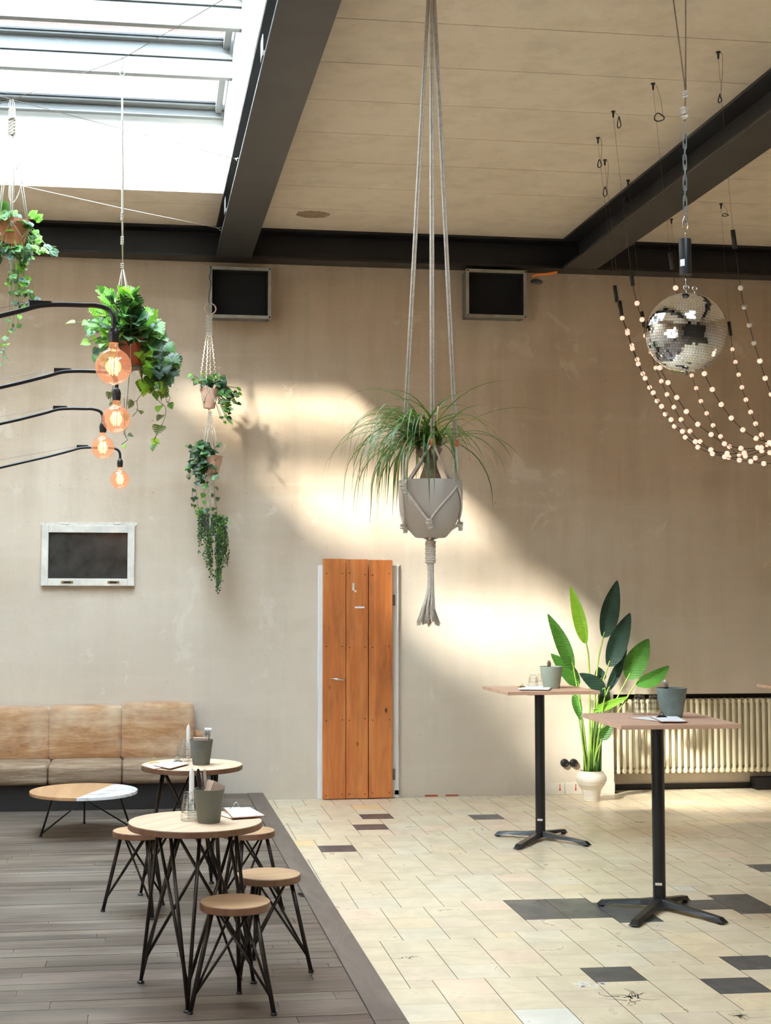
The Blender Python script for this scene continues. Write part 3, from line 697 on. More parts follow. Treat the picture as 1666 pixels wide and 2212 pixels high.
# tall tables
def tall_table(Acorner, Bc, Dc, tips, base, label, T=1.09, shift=None):
    if shift is None:
        A_, B_, D_ = atz(*Acorner, T), atz(*Bc, T), atz(*Dc, T); Cc = A_+D_-B_; ctr = atz(*base, 0); ctr = V((ctr.x, ctr.y, 0)); TP = [atz(*q, .012) for q in tips]
    else:
        q_ = [p+shift*1.0 for p in LAST]; A_, B_, D_, Cc, ctr = q_[:5]; TP = q_[5:]; ctr.z = 0
    out = [A_, B_, D_, Cc, ctr]+TP
    r = thing('tall_table', label, 'table', tuple(ctr), 'tall square tables on black pedestals')
    b = MB(); b.prism([(p.x, p.y) for p in (A_, B_, D_, Cc)], T-.0235, T); b.build('tabletop', 'pine_top', r, bevel=.0015)
    b = MB(); b.lathe([(.036, T-.03), (.036, .06)], tuple(ctr), 32); b.build('pole', 'black_metal', r)
    b = MB(); b.box((ctr.x, ctr.y, T-.029), (.34, .34, .01), R=M.Rotation(.15, 3, 'Z')); b.build('top_plate', 'black_metal', r)
    b = MB(); dv = V((-ctr.x, -ctr.y, 0)).normalized(); pr = V((-dv.y, dv.x, 0)); q = ctr+dv*.0365
    b.add([q+pr*.016+V((0, 0, .135)), q-pr*.022+V((0, 0, .135)), q-pr*.022+V((0, 0, .150)), q+pr*.016+V((0, 0, .150))], [(0, 1, 2, 3)]); b.build('sticker', 'sticker', r)
    bs = MB()
    for p in TP:
        d = V((p.x-ctr.x, p.y-ctr.y, 0)); L = d.length; d.normalize(); n = V((-d.y, d.x, 0)); vs = []; st = []
        for k, (u, h, w, wt) in enumerate(((0, .068, .046, .028), (.10, .058, .040, .024), (.3, .049, .034, .020), (.7, .040, .032, .019), (.93, .034, .031, .018), (1.0, .012, .031, .016))):
            c = ctr+d*(L*u); z0 = .008+.014*(1 if u < .9 else 0)*(1 if u < .85 else 0)
            for s_, zz in ((-w, z0 if u < .9 else .008), (-wt, h), (wt, h), (w, z0 if u < .9 else .008)): vs.append(c+n*s_+V((0, 0, zz)))
        fs = []
        for k in range(5):
            a = k*4
            for j in range(4): fs.append((a+j, a+(j+1) % 4, a+4+(j+1) % 4, a+4+j))
        fs += [(20, 21, 22, 23)]; bs.add(vs, fs, 0, False)
    bs.build('cross_base', 'black_metal', r, bevel=.003)
    for p in TP:
        d = V((p.x-ctr.x, p.y-ctr.y, 0)); q = ctr+d*.93; b = MB(); b.lathe([(0, 0), (.018, 0), (.018, .012), (0, .012)], (q.x, q.y, 0), 14); b.build('glide', 'black_plastic', r)
    return out
LAST = tall_table((1256.5, 1540.5), (1342, 1567), (1601, 1564), ((1290, 1951), (1368, 1999), (1568, 1993), (1484, 1941)), (1425, 1962), 'tall square table with the blue-grey pot, nearest the viewer')
HT1 = LAST
LAST = tall_table((1042, 1482), (1097, 1495), (1297, 1492.5), ((1069, 1802), (1116, 1832), (1274, 1825), (1221, 1796)), (1168, 1812), 'tall square table with the pale green pot, left of the two full ones')
c3 = atz(1634.5, 1477, 1.09); tall_table(None, None, None, None, None, 'tall square table only just entering at the right edge', shift=V(((c3-LAST[0]).x, (c3-LAST[0]).y, 0)))

# ------------------------------------------------------------------ table ware
def pot(name, label, cat, base, rt, rb, h, mat, t=.005, n=40, soil=None, group=None, lip=0):
    r = thing(name, label, cat, tuple(base), group)
    b = MB(); b.lathe([(0, 0), (rb, 0), (rb+.002, .004), (rt, h-lip), (rt+(.004 if lip else 0), h-lip), (rt+(.004 if lip else 0), h), (rt-t, h), (rt-t-.003, h*.6), (rb-t, .01), (0, .01)], tuple(base), n); b.build('pot_body', mat, r)
    if soil: b = MB(); b.lathe([(0, h*soil), (rt-t-.001, h*soil-.004)], tuple(base), 20); b.build('soil', 'soil', r)
    return r
def px_m(Y): return F/Y
POTG = 'tapered cutlery pots on the tables'
def cut_pot(px, pyb, z, wt, wb, h, mat, label):
    c = atz(px, pyb, z); c.y += wb/2/px_m(c.y); k = px_m(c.y)
    return pot('cutlery_pot', label, 'pot', c, wt/2/k, wb/2/k, h/k, mat, group=POTG), c, k
pf, cf, kf = cut_pot(452.5, 1780, zt, 67, 46, 71, 'green_pot', 'dark olive pot of cutlery and napkins on the front round table')
pr_, cr, kr = cut_pot(435.5, 1653.5, zt, 50, 35, 53, 'concrete_pot', 'grey concrete pot of cutlery on the round table by the bench')
zh = 1.09
pg, cg, kg = cut_pot(1196.5, 1487.5, zh, 51, 35, 48, 'sage_pot', 'pale sage green pot on the left tall table')
ps, cs_, ks = cut_pot(1460, 1551, zh, 68, 46, 65, 'slate_pot', 'mottled blue-grey pot on the nearest tall table')
def cutlery(kind, p, d, label, group=None, tw=0):
    "p: low end inside the pot, d: direction (unit), tw: turn about it"
    d = V(d).normalized(); s_ = d.cross(V((0, 1, 0))).normalized(); u = d.cross(s_).normalized()
    R_ = M.Rotation(tw, 3, d); s_ = R_ @ s_; u = R_ @ u
    r = thing(kind, label, kind, tuple(p), group); b = MB()
    def strip(pts, th=.0012):
        vs = []; 
        for (l, w, e) in pts:
            c = V(p)+d*l+u*e
            for a, q in ((-w, -th), (w, -th), (w, th), (-w, th)): vs.append(c+s_*a+u*q)
        fs = [(3, 2, 1, 0), tuple((len(pts)-1)*4+j for j in range(4))]
        for i in range(len(pts)-1):
            for j in range(4): fs.append((i*4+j, i*4+(j+1) % 4, i*4+4+(j+1) % 4, i*4+4+j))
        b.add(vs, fs, 0, False)
    strip([(0, .006, .0), (.04, .0055, .002), (.09, .004, .0), (.13, .0035, 0)]); b.build('handle', 'chrome', r); b = MB()
    if kind == 'knife': strip([(.13, .004, 0), (.14, .009, 0), (.19, .010, 0), (.21, .0065, 0), (.215, .002, 0)]); b.build('blade', 'chrome', r, bevel=.0008)
    elif kind == 'spoon': strip([(.13, .004, 0), (.145, .010, .002), (.165, .017, .005), (.185, .015, .004), (.197, .004, .001)]); b.build('bowl', 'chrome', r)
    else:
        strip([(.13, .004, 0), (.145, .011, .001), (.158, .012, .003)])
        for k in range(4): 
            o = (k-1.5)*.0063; pp = V(p)+s_*o
            b.tube([pp+d*.155+u*.003, pp+d*.18+u*.004, pp+d*.198+u*.001], [.0017, .0016, .0008], 6)
        b.build('tines', 'chrome', r)
    return r
# front pot
z_in = lambda c, o, h: V((c.x+o[0], c.y+o[1], c.z+h))
cutlery('knife', z_in(cf, (-.028, -.018, 0), .02), (-.10, .02, 1), 'table knife leaning at the left of the dark olive pot', tw=.3)
cutlery('knife', z_in(cf, (-.008, -.010, 0), .015), (-.06, .02, 1), 'table knife standing in the middle of the dark olive pot', tw=.9)
cutlery('fork', z_in(cf, (-.015, .012, 0), -.0+.012), (-.12, .05, .8), 'fork lying low behind the knives in the dark olive pot')
# rear pot: a bunch of forks
random.seed(5)
for k in range(7):
    o = ((.018+k*.0035), .012-(k % 3)*.012)
    cutlery('fork', z_in(cr, (o[0]*.6, o[1]), .012), (.10+k*.006, .04, 1), 'fork in the bunch standing in the grey concrete pot', 'forks bunched in the grey concrete pot', tw=.2*k-.6)
cutlery('fork', z_in(cg, (.008, -.01), .012), (-.20, .02, 1), 'fork leaning out of the pale sage pot, left of its spoon')
cutlery('spoon', z_in(cg, (.018, .0), .012), (-.20, .05, 1), 'spoon leaning out of the pale sage pot, beside its fork', tw=.5)
cutlery('fork', z_in(cs_, (-.002, -.01), .018), (-.22, .02, 1), 'fork leaning out of the blue-grey pot, beside the spoon')
cutlery('spoon', z_in(cs_, (.012, .004), .02), (-.24, .03, 1), 'dark spoon leaning out of the blue-grey pot', tw=.6)
# napkins
def napkins(c, h, r_, ang, n, label, yaw=0):
    t = thing('napkin_bundle', label, 'napkins', tuple(c+V((0, 0, h))))
    for k in range(n):
        b = MB(); R_ = M.Rotation(yaw, 3, 'Z') @ M.Rotation(ang, 3, 'Y'); off_ = R_ @ V((0, (k-n/2)*.009, 0)); b.box(c+V((0, 0, h))+off_, (r_*2, .006, .075), R=R_); b.build('napkin', 'napkin', t, bevel=.0015)
napkins(cf+V((.018, .0, 0)), .135, .036, RAD(24), 5, 'bundle of folded pinkish napkins in the dark olive pot', RAD(35))
napkins(cr+V((-.006, -.006, 0)), .118, .042, RAD(2), 4, 'folded pinkish napkin standing in the grey concrete pot', RAD(8))
# glasses
def glass(base, label, h=.088, rb=.027, rt=.038, up=False, group='upturned drinking glasses on the tables'):
    r = thing('drinking_glass', label, 'glass', tuple(base), group); b = MB(); n = 10
    # upturned: wide rim below, faceted wall above
    pr1 = [(rt, 0), (rt+.0005, h*.30), (rt-.004, h*.42), (rb+.002, h*.86), (rb-.004, h), (0, h)]
    pr2 = [(rt-.0022, 0), (rt-.002, h*.30), (rt-.0062, h*.42), (rb-.001, h*.86), (0, h*.9)]
    if up: pr1 = [(a, h-z) for a, z in pr1]; pr2 = [(a, h-z) for a, z in pr2]
    b.lathe(pr1, tuple(base), 30); b.lathe(pr2, tuple(base), 30); b.lathe([(pr1[0][0], pr1[0][1]), (pr2[0][0], pr2[0][1])], tuple(base), 30); b.build('glass_wall', 'drinking_glass', r)
    f = MB()
    for k in range(n):
        q = 2*pi*k/n; e = [V((pr1[2][0]*cos(q), pr1[2][0]*sin(q), pr1[2][1])), V((pr1[3][0]*cos(q), pr1[3][0]*sin(q), pr1[3][1]))]
        f.tube([V(base)+x for x in e], .0011, 5)
    f.torus(V(base)+V((0, 0, pr1[0][1])), rt-.001, .0014, (1, 0, 0), (0, 1, 0), 28, 5); f.torus(V(base)+V((0, 0, pr1[4][1])), rb-.004, .0014, (1, 0, 0), (0, 1, 0), 28, 5)
    f.torus(V(base)+V((0, 0, pr1[2][1])), pr1[2][0], .0012, (1, 0, 0), (0, 1, 0), 28, 5); f.build('cut_facets', 'glass_edge', r)
    return r
def gl(px, py, z, label, dz=0, **k):
    c = atz(px, py, z); c.y += .03; c.z = z+dz+.0005; return glass(c, label, **k)
gl(410, 1774, zt, 'lower upturned glass left of the dark olive pot'); gl(411, 1774, zt, 'upturned glass stacked on another left of the dark olive pot', dz=.035)
gl(424, 1771, zt, 'upturned glass half hidden behind the dark olive pot', h=.08)
gl(396, 1646, zt, 'upturned glass left of the candle on the round table by the bench'); gl(396, 1646, zt, 'upper glass of the stack beside the candle on the table by the bench', dz=.035)
gl(1154.5, 1485, zh, 'upturned glass standing left on the left tall table'); gl(1171, 1483, zh, 'upturned glass beside the pale sage pot')
gl(1386, 1545, zh, 'lower glass of the left stack on the nearest tall table'); gl(1386, 1545, zh, 'upper glass of the left stack on the nearest tall table', dz=.030)
gl(1418, 1545, zh, 'lower glass of the right stack beside the blue-grey pot'); gl(1418, 1545, zh, 'upper glass of the right stack beside the blue-grey pot', dz=.030)
# candles in small glasses
def candle(px, pyb, pyt, label, lg):
    c = atz(px, pyb, zt); c.y += .02; c.z = zt; k = px_m(c.y); h = (pyb-pyt)/k+.006; rc = .0115
    g = thing('candle_holder', lg, 'candle holder', tuple(c), 'glass candle holders'); b = MB(); b.lathe([(0, .001), (.030, .001), (.031, .012), (.022, .05), (.016, .055), (.0125, .050), (.0125, .014), (0, .012)], tuple(c), 28); b.build('holder_glass', 'drinking_glass', g)
    r = thing('candle', label, 'candle', tuple(c+V((0, 0, .014))), 'white taper candles')
    b = MB(); b.lathe([(0, .0145), (rc*.94, .0145), (rc, .05), (rc, h-.035), (rc*.9, h-.028), (rc*.35, h-.012), (0, h-.010)], tuple(c), 20); b.build('wax', 'candle_wax', r)
    b = MB(); b.tube([c+V((0, 0, h-.012)), c+V((.001, 0, h-.004)), c+V((.004, 0, h+.002))], .001, 6); b.build('wick', 'paper', r)
candle(414, 1762, 1661, 'white candle beside the dark olive pot on the front round table', 'glass holder of the candle on the front round table')
candle(407, 1645, 1566, 'white candle beside the concrete pot on the table by the bench', 'glass holder of the candle on the round table by the bench')
# clipboards given by four photo corners on the table plane
def clipb(c4, z, label, clip=None, clipmat='chrome', paper=True, board='clip_board', th=.003, inset=.92):
    P4 = [atz(x, y, z) for x, y in c4]; ct = sum(P4, V((0, 0, 0)))/4
    r = thing('clipboard', label, 'clipboard', (ct.x, ct.y, z), 'clipboards with paper on the tables')
    b = MB(); b.prism([(p.x, p.y) for p in P4], z+.0005, z+th); b.build('board', board, r, bevel=.0008)
    b = MB(); b.prism([(ct.x+(p.x-ct.x)*inset, ct.y+(p.y-ct.y)*inset) for p in P4], z+th, z+th+.0015); b.build('paper_sheet', 'paper', r)
    if clip:
        p = atz(clip[0], clip[1], z+th); dx = clip[2]; ax = V((cos(dx), sin(dx), 0)); ay = V((-sin(dx), cos(dx), 0))
        R_ = M.Rotation(dx, 3, 'Z'); b = MB(); w = .034
        vs = []
        for s_ in (-1, 1): vs += [p+ax*(s_*w)+ay*-.010, p+ax*(s_*w)+ay*.012, p+ax*(s_*w*.45)+ay*.006+V((0, 0, .013)), p+ax*(s_*w*.55)+ay*-.004+V((0, 0, .010))]
        b.add(vs, [(0, 1, 5, 4), (1, 2, 6, 5), (2, 3, 7, 6), (3, 0, 4, 7), (0, 3, 2, 1), (4, 5, 6, 7)]); o = b.build('clip', clipmat, r, bevel=.001)
        b = MB(); q = p+ay*.004; b.tube(bez([q-ax*.013+V((0, 0, .010)), q-ax*.008+V((0, 0, .025)), q+V((0, 0, .030)), q+ax*.008+V((0, 0, .025)), q+ax*.013+V((0, 0, .010))], 5), .0017, 6); b.build('clip_loop', clipmat, o)
clipb(((476, 1763), (500, 1770), (548, 1766), (510, 1750)), zt, 'clipboard partly under another one, right of the dark olive pot')
clipb(((482, 1746), (502, 1768.5), (575, 1763.5), (541, 1745)), zt+.0065, 'clipboard with a steel bulldog clip, right of the dark olive pot', (510.5, 1748, .05))
clipb(((306, 1655), (332, 1662.5), (382, 1655), (348, 1647)), zt, 'lower clipboard with the brass clip on the table by the bench', (333, 1649, .1), 'brass')
clipb(((330, 1654), (367, 1661.5), (409, 1650.5), (380, 1645.5)), zt+.0065, 'clipboard with a steel clip on the table by the bench', (383, 1646, .1))
clipb(((1118, 1487), (1122, 1490), (1186, 1490.5), (1192, 1485.5)), zh+.0065, 'pale tray-like clipboard on the left tall table', board='white_paint')
clipb(((1119, 1483), (1126, 1487), (1188, 1486.5), (1180, 1482)), zh, 'lower clipboard with brass clips on the left tall table', (1128, 1485, .5), 'brass')
clipb(((1358, 1552), (1424, 1559), (1445, 1556), (1402, 1549.5)), zh, 'lower clipboard in front of the glasses on the nearest tall table')
clipb(((1403, 1548.5), (1428, 1560), (1486, 1560), (1464, 1548.5)), zh+.0065, 'upper clipboard in front of the blue-grey pot', (1430, 1550, .0), 'black_metal')

# ================================================================== lamps
def smooth_path(ps, n=8): return bez(ps, n)
BULBS = []
def arm_lamp(px, py, D, label, bendx, platex, Xw=XL):
    c = at(px, py, D); Rb = .0625; r = thing('arm_lamp', label, 'lamp', (c.x, D, c.z), 'black wall-arm lamps with globe bulbs')
    top = c.z+Rb*2+.062+.03
    zt_ = c.z+.211; pb = at(bendx, 700, D).x; pp = at(platex, 700, D).x
    ps = [V((Xw, D, zt_-.265*(pb-Xw)*.95))]+[V((pb-.25, D, zt_-.0635)), V((pb-.12, D, zt_-.027)), V((pb-.05, D, zt_-.006)), V((pb+.02, D, zt_)), V((pb+.1, D, zt_+.0)), V((c.x-.06, D, zt_)), V((c.x-.022, D, zt_-.010)), V((c.x-.004, D, zt_-.030)), V((c.x, D, zt_-.055)), V((c.x, D, c.z+.140))]
    pts = [ps[0], lerp(ps[0], ps[1], .5)]+bez(ps[1:], 5)
    b = MB(); b.tube(pts, .0085, 10); b.build('arm', 'black_metal', r)
    b = MB(); b.b2((Xw, D-.05, ps[0].z-.09), (Xw+.012, D+.05, ps[0].z+.09)); b.build('wall_plate', 'black_metal', r, bevel=.003)
    zz = lambda x: zt_-.265*(pb-x) if x < pb else zt_
    b = MB(); q = [(pp, zz(pp)+.004), (pp, zz(pp)+.034), (pp+.07, zz(pp)+.034), (pp+.085, zz(pp+.085)+.004)]
    b.add([(x, D-.003, z) for x, z in q]+[(x, D+.003, z) for x, z in q], [(0, 1, 2, 3), (7, 6, 5, 4), (0, 4, 5, 1), (1, 5, 6, 2), (2, 6, 7, 3), (3, 7, 4, 0)]); b.build('gusset', 'black_metal', r)
    b = MB(); b.tube([V((pp+.004, D, zz(pp)+.026)), V((Xw, D, zz(pp)+.026-.20*(pp-Xw)))], .0011, 5); b.build('stay_wire', 'wire', r)
    b = MB(); zc = c.z+.078; b.lathe([(.0, .074), (.0075, .074), (.009, .060), (.015, .055), (.0185, .044), (.0185, .041), (.020, .040), (.020, .031), (.0185, .030), (.0185, .027), (.020, .026), (.0172, .004), (0, .004)], (c.x, D, zc), 24); b.build('lamp_holder', 'black_plastic', r)
    b = MB(); prof = [(.0155, .100), (.0155, .080), (.0175, .068)]; 
    for k in range(3, 25):
        a = RAD(180*k/24)
        if Rb*cos(a) < .058: prof.append((Rb*sin(a), Rb*cos(a)))
    b.lathe(prof, (c.x, D, c.z), 40); g = b.build('bulb', 'amber_glass', r)
    b = MB()
    for k in range(7):
        a = 2*pi*k/7; rr = .014; x = c.x+rr*cos(a); y = D+rr*sin(a)*.6; b.tube([(x, y, c.z-.030), (x+.002*(-1)**k, y, c.z+.032)], .0011, 5)
    b.build('filament', 'filament', g)
    b = MB(); b.tube([(c.x, D, c.z+.06), (c.x, D, c.z+.036)], .003, 6); b.tube([(c.x, D, c.z+.034), (c.x, D, c.z-.032)], .0012, 5); b.build('stem', 'pane_glass', g)
    BULBS.append((c.x, D, c.z))
arm_lamp(245, 792, 4.87, 'black arm lamp with a glowing globe bulb, largest and nearest of the four', 118, 63)
arm_lamp(251, 905, 6.30, 'black arm lamp with a glowing globe bulb, second from the top', 160, 118)
arm_lamp(222, 967, 7.72, 'black arm lamp with a glowing globe bulb, third from the top', 148, 117)
arm_lamp(259, 1036, 9.40, 'black arm lamp with a glowing globe bulb, lowest and farthest of the four', 192, 169)
# suspension wires across the roof light
Jx = at(25, 215, 8.15)
b = MB()
W1a, W1b = V((.667, 9.36, 4.715)), V((XL, 7.0, 4.62)); e1 = at(515, 345, 9.36)
W2 = [V((.667, 6.30, 4.70)), at(264, 127, 7.5), Jx+V((0, 0, 0)), V((XL+.01, 9.3, 4.45))]
b = MB(); b.tube([e1, Jx, V((XL+.01, 6.9, 4.63))], .002, 5); tag(b.build('suspension_wire', 'wire'), 'thin steel wire from the beam eyelet to the upper left macrame hanger', 'wire')
b = MB(); b.tube(W2, .002, 5); tag(b.build('suspension_wire', 'wire'), 'thin steel wire crossing the roof light and carrying the long white hanger', 'wire')
c0, c1 = at(475, 493, 11.35), at(40, 400, 9.9); d = c1-c0
b = MB(); b.tube([c0, lerp(c0, c1, .5)-V((0, 0, .008)), c1, c0+d*((XL+.02-c0.x)/d.x)], .003, 6); tag(b.build('line', 'white_cord'), 'white cord stretched below the roof light near the back wall', 'cord')
for p, lb in ((e1, 'small metal eyelet on the beam edge holding the upper wire'), (at(477, 494, 11.35), 'small metal eyelet on the beam edge holding the white cord')):
    b = MB(); b.torus(p, .014, .0025, (1, 0, 0), (0, .3, 1), 16, 6); b.tube([p+V((-.03, 0, .004)), p+V((.02, .0, .01))], .0035, 6); tag(b.build('eyelet', 'chrome'), lb, 'eyelet')

# ================================================================== macrame, pots and plants
def knot(b, p, r, t=.0055, m=0, turns=2):
    p = V(p)
    for k in range(turns): b.torus(p+V((0, 0, (k-.5*(turns-1))*t*1.9)), r, t, (1, 0, .15*(-1)**k), (0, 1, .25*(-1)**k), 14, 7, m)
    b.ball(p, r*.95, 10, m)
def cord(b, pts, r, m=0, n=7, k=8): b.tube(bez(pts, k), r, n, m)
# --- the large central hanger
Dp = 6.5; pc = at(930, 1096, Dp); kx = F/Dp; zr = pc.z+(1096-1037)/kx; zb0 = pc.z-(1163-1096)/kx; Cx = V((pc.x, Dp, 0))
r = thing('large_planter', 'large greige pot with a ponytail palm in the long central rope hanger', 'potted plant', (Cx.x, Dp, zb0))
H_ = zr-zb0
prof = [(0, .0), (.068, 0), (.076, .005), (.096, .028), (.114, .055), (.128, .085), (.139, .118), (.147, .155), (.151, .195), (.1525, H_-.03), (.1515, H_-.004), (.149, H_), (.143, H_), (.141, H_-.02), (.138, .15), (.06, .02), (0, .02)]
b = MB(); b.lathe(prof, (Cx.x, Dp, zb0), 64); b.build('pot_body', 'greige_pot', r)
b = MB(); b.lathe([(0, H_-.03), (.141, H_-.034)], (Cx.x, Dp, zb0), 32); b.build('soil', 'soil', r)
tx = at(930, 1030, Dp).x
b = MB(); zs = zb0+H_-.04
trunk = [(.062, 0), (.058, .03), (.045, .07), (.032, .105), (.028, .125), (.033, .14), (.02, .15), (0, .152)]
b.lathe([(a, z) for a, z in trunk], (tx, Dp, zs), 20)
heads = [V((at(903, 968, Dp).x, Dp-.01, at(903, 968, Dp).z)), V((at(950, 962, Dp).x, Dp+.01, at(950, 962, Dp).z)), V((at(925, 955, Dp).x, Dp+.04, at(925, 955, Dp).z))]
for h in heads: b.tube([V((tx, Dp, zs+.12)), lerp(V((tx, Dp, zs+.12)), h, .55)+V((0, 0, -.012)), h+V((0, 0, -.01))], [.020, .017, .018], 10)
b.build('trunk', 'bark', r)
random.seed(21)
def blades(hds, n, mats):
    bl = MB()
    for k in range(n):
        h = hds[k % len(hds)]; az = random.uniform(0, 2*pi)
        if random.random() < .48: az = pi+random.gauss(0, .7)
        el = RAD(random.uniform(8, 78)); L = random.uniform(.34, .62)
        if cos(az) < -.2: L *= 1.12
        out = V((cos(az), sin(az), 0)); pts = []; p = V(h)+V((random.uniform(-.01, .01), random.uniform(-.01, .01), random.uniform(-.01, .03))); N = 13; e = el
        droop = random.uniform(1.5, 2.9) if cos(az) < .1 else random.uniform(1.0, 2.1)
        for i in range(N):
            pts.append(p.copy()); st = L/(N-1); p = p+(out*cos(e)+V((0, 0, 1))*sin(e))*st; e = max(-1.48, e-droop*st/L*(1.0 + .6*i/N)); out = M.Rotation(random.uniform(-.03, .03), 3, 'Z') @ out
        side = out.cross(V((0, 0, 1))).normalized(); w0 = random.uniform(.0035, .0058); vs = []; fs = []
        m = 0 if random.random() < .93 else 1
        for i, q in enumerate(pts):
            t = i/(N-1); w = w0*(1-t**2.2)*(.75+.5*min(1, t*4)); T = (pts[min(i+1, N-1)]-pts[max(i-1, 0)]).normalized(); up = side.cross(T).normalized()
            vs += [q-side*w+up*w*.35, q-up*w*.1, q+side*w+up*w*.35]
        for i in range(N-1):
            a = i*3; fs += [(a, a+1, a+4, a+3), (a+1, a+2, a+5, a+4)]
        bl.add(vs, fs, m, True)
    return bl
blades(heads, 150, None).build('foliage', ['blade', 'blade_dry'], r)
# hanger
r = thing('macrame_hanger', 'thick undyed rope hanger with leather ties and tassel, centre of the room', 'plant hanger', (Cx.x, Dp, ZC))
top = V((at(931, 0, Dp).x+.003, Dp, ZC-.01)); zR = at(930, 958, Dp).z
az4 = [RAD(x) for x in (-80, -15, 98, 196)]
rings = []
rr_ = .115
ringp = [V((at(925, 962, Dp).x, Dp-.10, zR-.004)), V((at(983, 958, Dp).x, Dp-.02, zR)), V((at(945, 962, Dp).x, Dp+.12, zR)), V((at(875, 962, Dp).x, Dp+.02, zR))]
kn_hi = [(-.105, -.115, .0), (.118, -.095, .0), (.11, .11, .0), (-.115, .11, 0)]   # left-front, right-front, right-back, left-back
zk = at(930, 1055, Dp).z; zl = at(930, 1132, Dp).z
khi = [V((at(870, 1060, Dp-.1).x, Dp-.115, zk-.004)), V((at(976, 1052, Dp-.1).x, Dp-.095, zk+.008)), V((Cx.x+.150, Dp+.05, zk-.02)), V((Cx.x-.10, Dp+.125, zk))]
klo = [V((at(927, 1126, Dp-.14).x, Dp-.142, zl+.004)), V((at(990, 1133, Dp).x, Dp-.02, zl)), V((Cx.x+.0, Dp+.14, zl)), V((at(872, 1140, Dp).x, Dp-.01, zl-.012))]
b = MB(); rp = .0052
for q in ringp:
    o = V((.006, 0, 0))
    for s_ in (-1, 1): b.tube([top+o*s_*.6, lerp(top, q, .5)+o*s_*.9, q+o*s_*.95], rp, 8)
b.build('hanging_ropes', 'rope_grey', r)
b = MB()
links = {0: (0, 1), 1: (1, 2), 2: (2, 3), 3: (3, 0)}     # ring -> two upper knots
for i, q in enumerate(ringp):
    for j in links[i]:
        k = khi[j]; b.tube([q, lerp(q, k, .5)+(lerp(q, k, .5)-Cx).normalized()*.0, k], rp, 8)
down = {0: (0, 3), 1: (0, 1), 2: (1, 2), 3: (2, 3)}
def hug(a, c, n=7):
    "rope path following the pot body from a to c"
    out = []
    for t in range(n+1):
        p = lerp(a, c, t/n); dz = p.z-zb0; R_ = .0
        for (ra, za), (rb_, zb_) in zip(prof[:11], prof[1:12]):
            if za <= dz <= zb_: R_ = ra+(rb_-ra)*(dz-za)/max(1e-6, zb_-za)
        d = V((p.x-Cx.x, p.y-Cx.y, 0)); need = R_+.006
        if dz > 0 and d.length < need: d = d.normalized()*need; p = V((Cx.x+d.x, Cx.y+d.y, p.z))
        out.append(p)
    return out
for i, k in enumerate(khi):
    for j in down[i]: b.tube(hug(k, klo[j]), rp, 8)
bot = V((Cx.x-.003, Dp, zb0-.012))
for k in klo:
    for s_ in (-1, 1):
        e = V((s_*.004, 0, 0)); m_ = V((lerp(k, bot, .55).x, lerp(k, bot, .55).y, zb0-.004-.0+.02)); b.tube(bez([k+e, m_+e, bot+e*.5], 5), rp, 8)
b.build('net_ropes', 'rope_grey', r)
for k in khi+klo: b = MB(); knot(b, V(k)+(V(k)-V((Cx.x, Dp, k.z))).normalized()*.004, .0105, .0058); knot(b, V(k)+V((.006, -.003, -.022)), .007, .005); b.build('knot', 'rope_grey', r)
for q in ringp: b = MB(); b.tube([q+V((0, 0, -.015)), q+V((0, 0, .015))], .0138, 14); b.build('leather_tie', 'leather', r)
b = MB(); zw = zb0-.012
for k in range(10): b.torus(V((Cx.x+.001*(-1)**k, Dp, zw-.008-k*.0105)), .0195, .0062, n=22, ax1=(1, 0, 0), ax2=(0, 1, 0))
b.tube([(Cx.x, Dp, zw), (Cx.x, Dp, zw-.11)], .017, 12); b.build('wrap', 'rope_grey', r)
b = MB(); za, zb2 = zw-.10, at(930, 1322, Dp).z; ends = []
for k in range(10):
    a = 2*pi*k/10; e = V((Cx.x-.012+.03*cos(a), Dp+.03*sin(a), zb2+random.uniform(-.012, .03))); ends.append(e); b.tube(bez([V((Cx.x+.011*cos(a), Dp+.011*sin(a), za)), V((Cx.x+.012*cos(a), Dp+.015*sin(a), (za+zb2)/2)), e], 5), .0055, 7)
b.build('tassel_cords', 'rope_grey', r)
b = MB()
for e in ends:
    for q in range(26):
        a = random.uniform(0, 2*pi); s_ = random.uniform(0, .014); dd = (e-V((Cx.x-.012, Dp, e.z))); b.tube([e+V((cos(a), sin(a), 0))*.003+V((0, 0, .01)), e+V((cos(a)*s_*.6, sin(a)*s_*.6, -.025))+dd*.25, e+V((cos(a)*s_, sin(a)*s_, -.05-random.uniform(0, .02)))+dd*.55], [.0022, .0018, .0012], 4)
b.build('tassel', 'tassel', r)

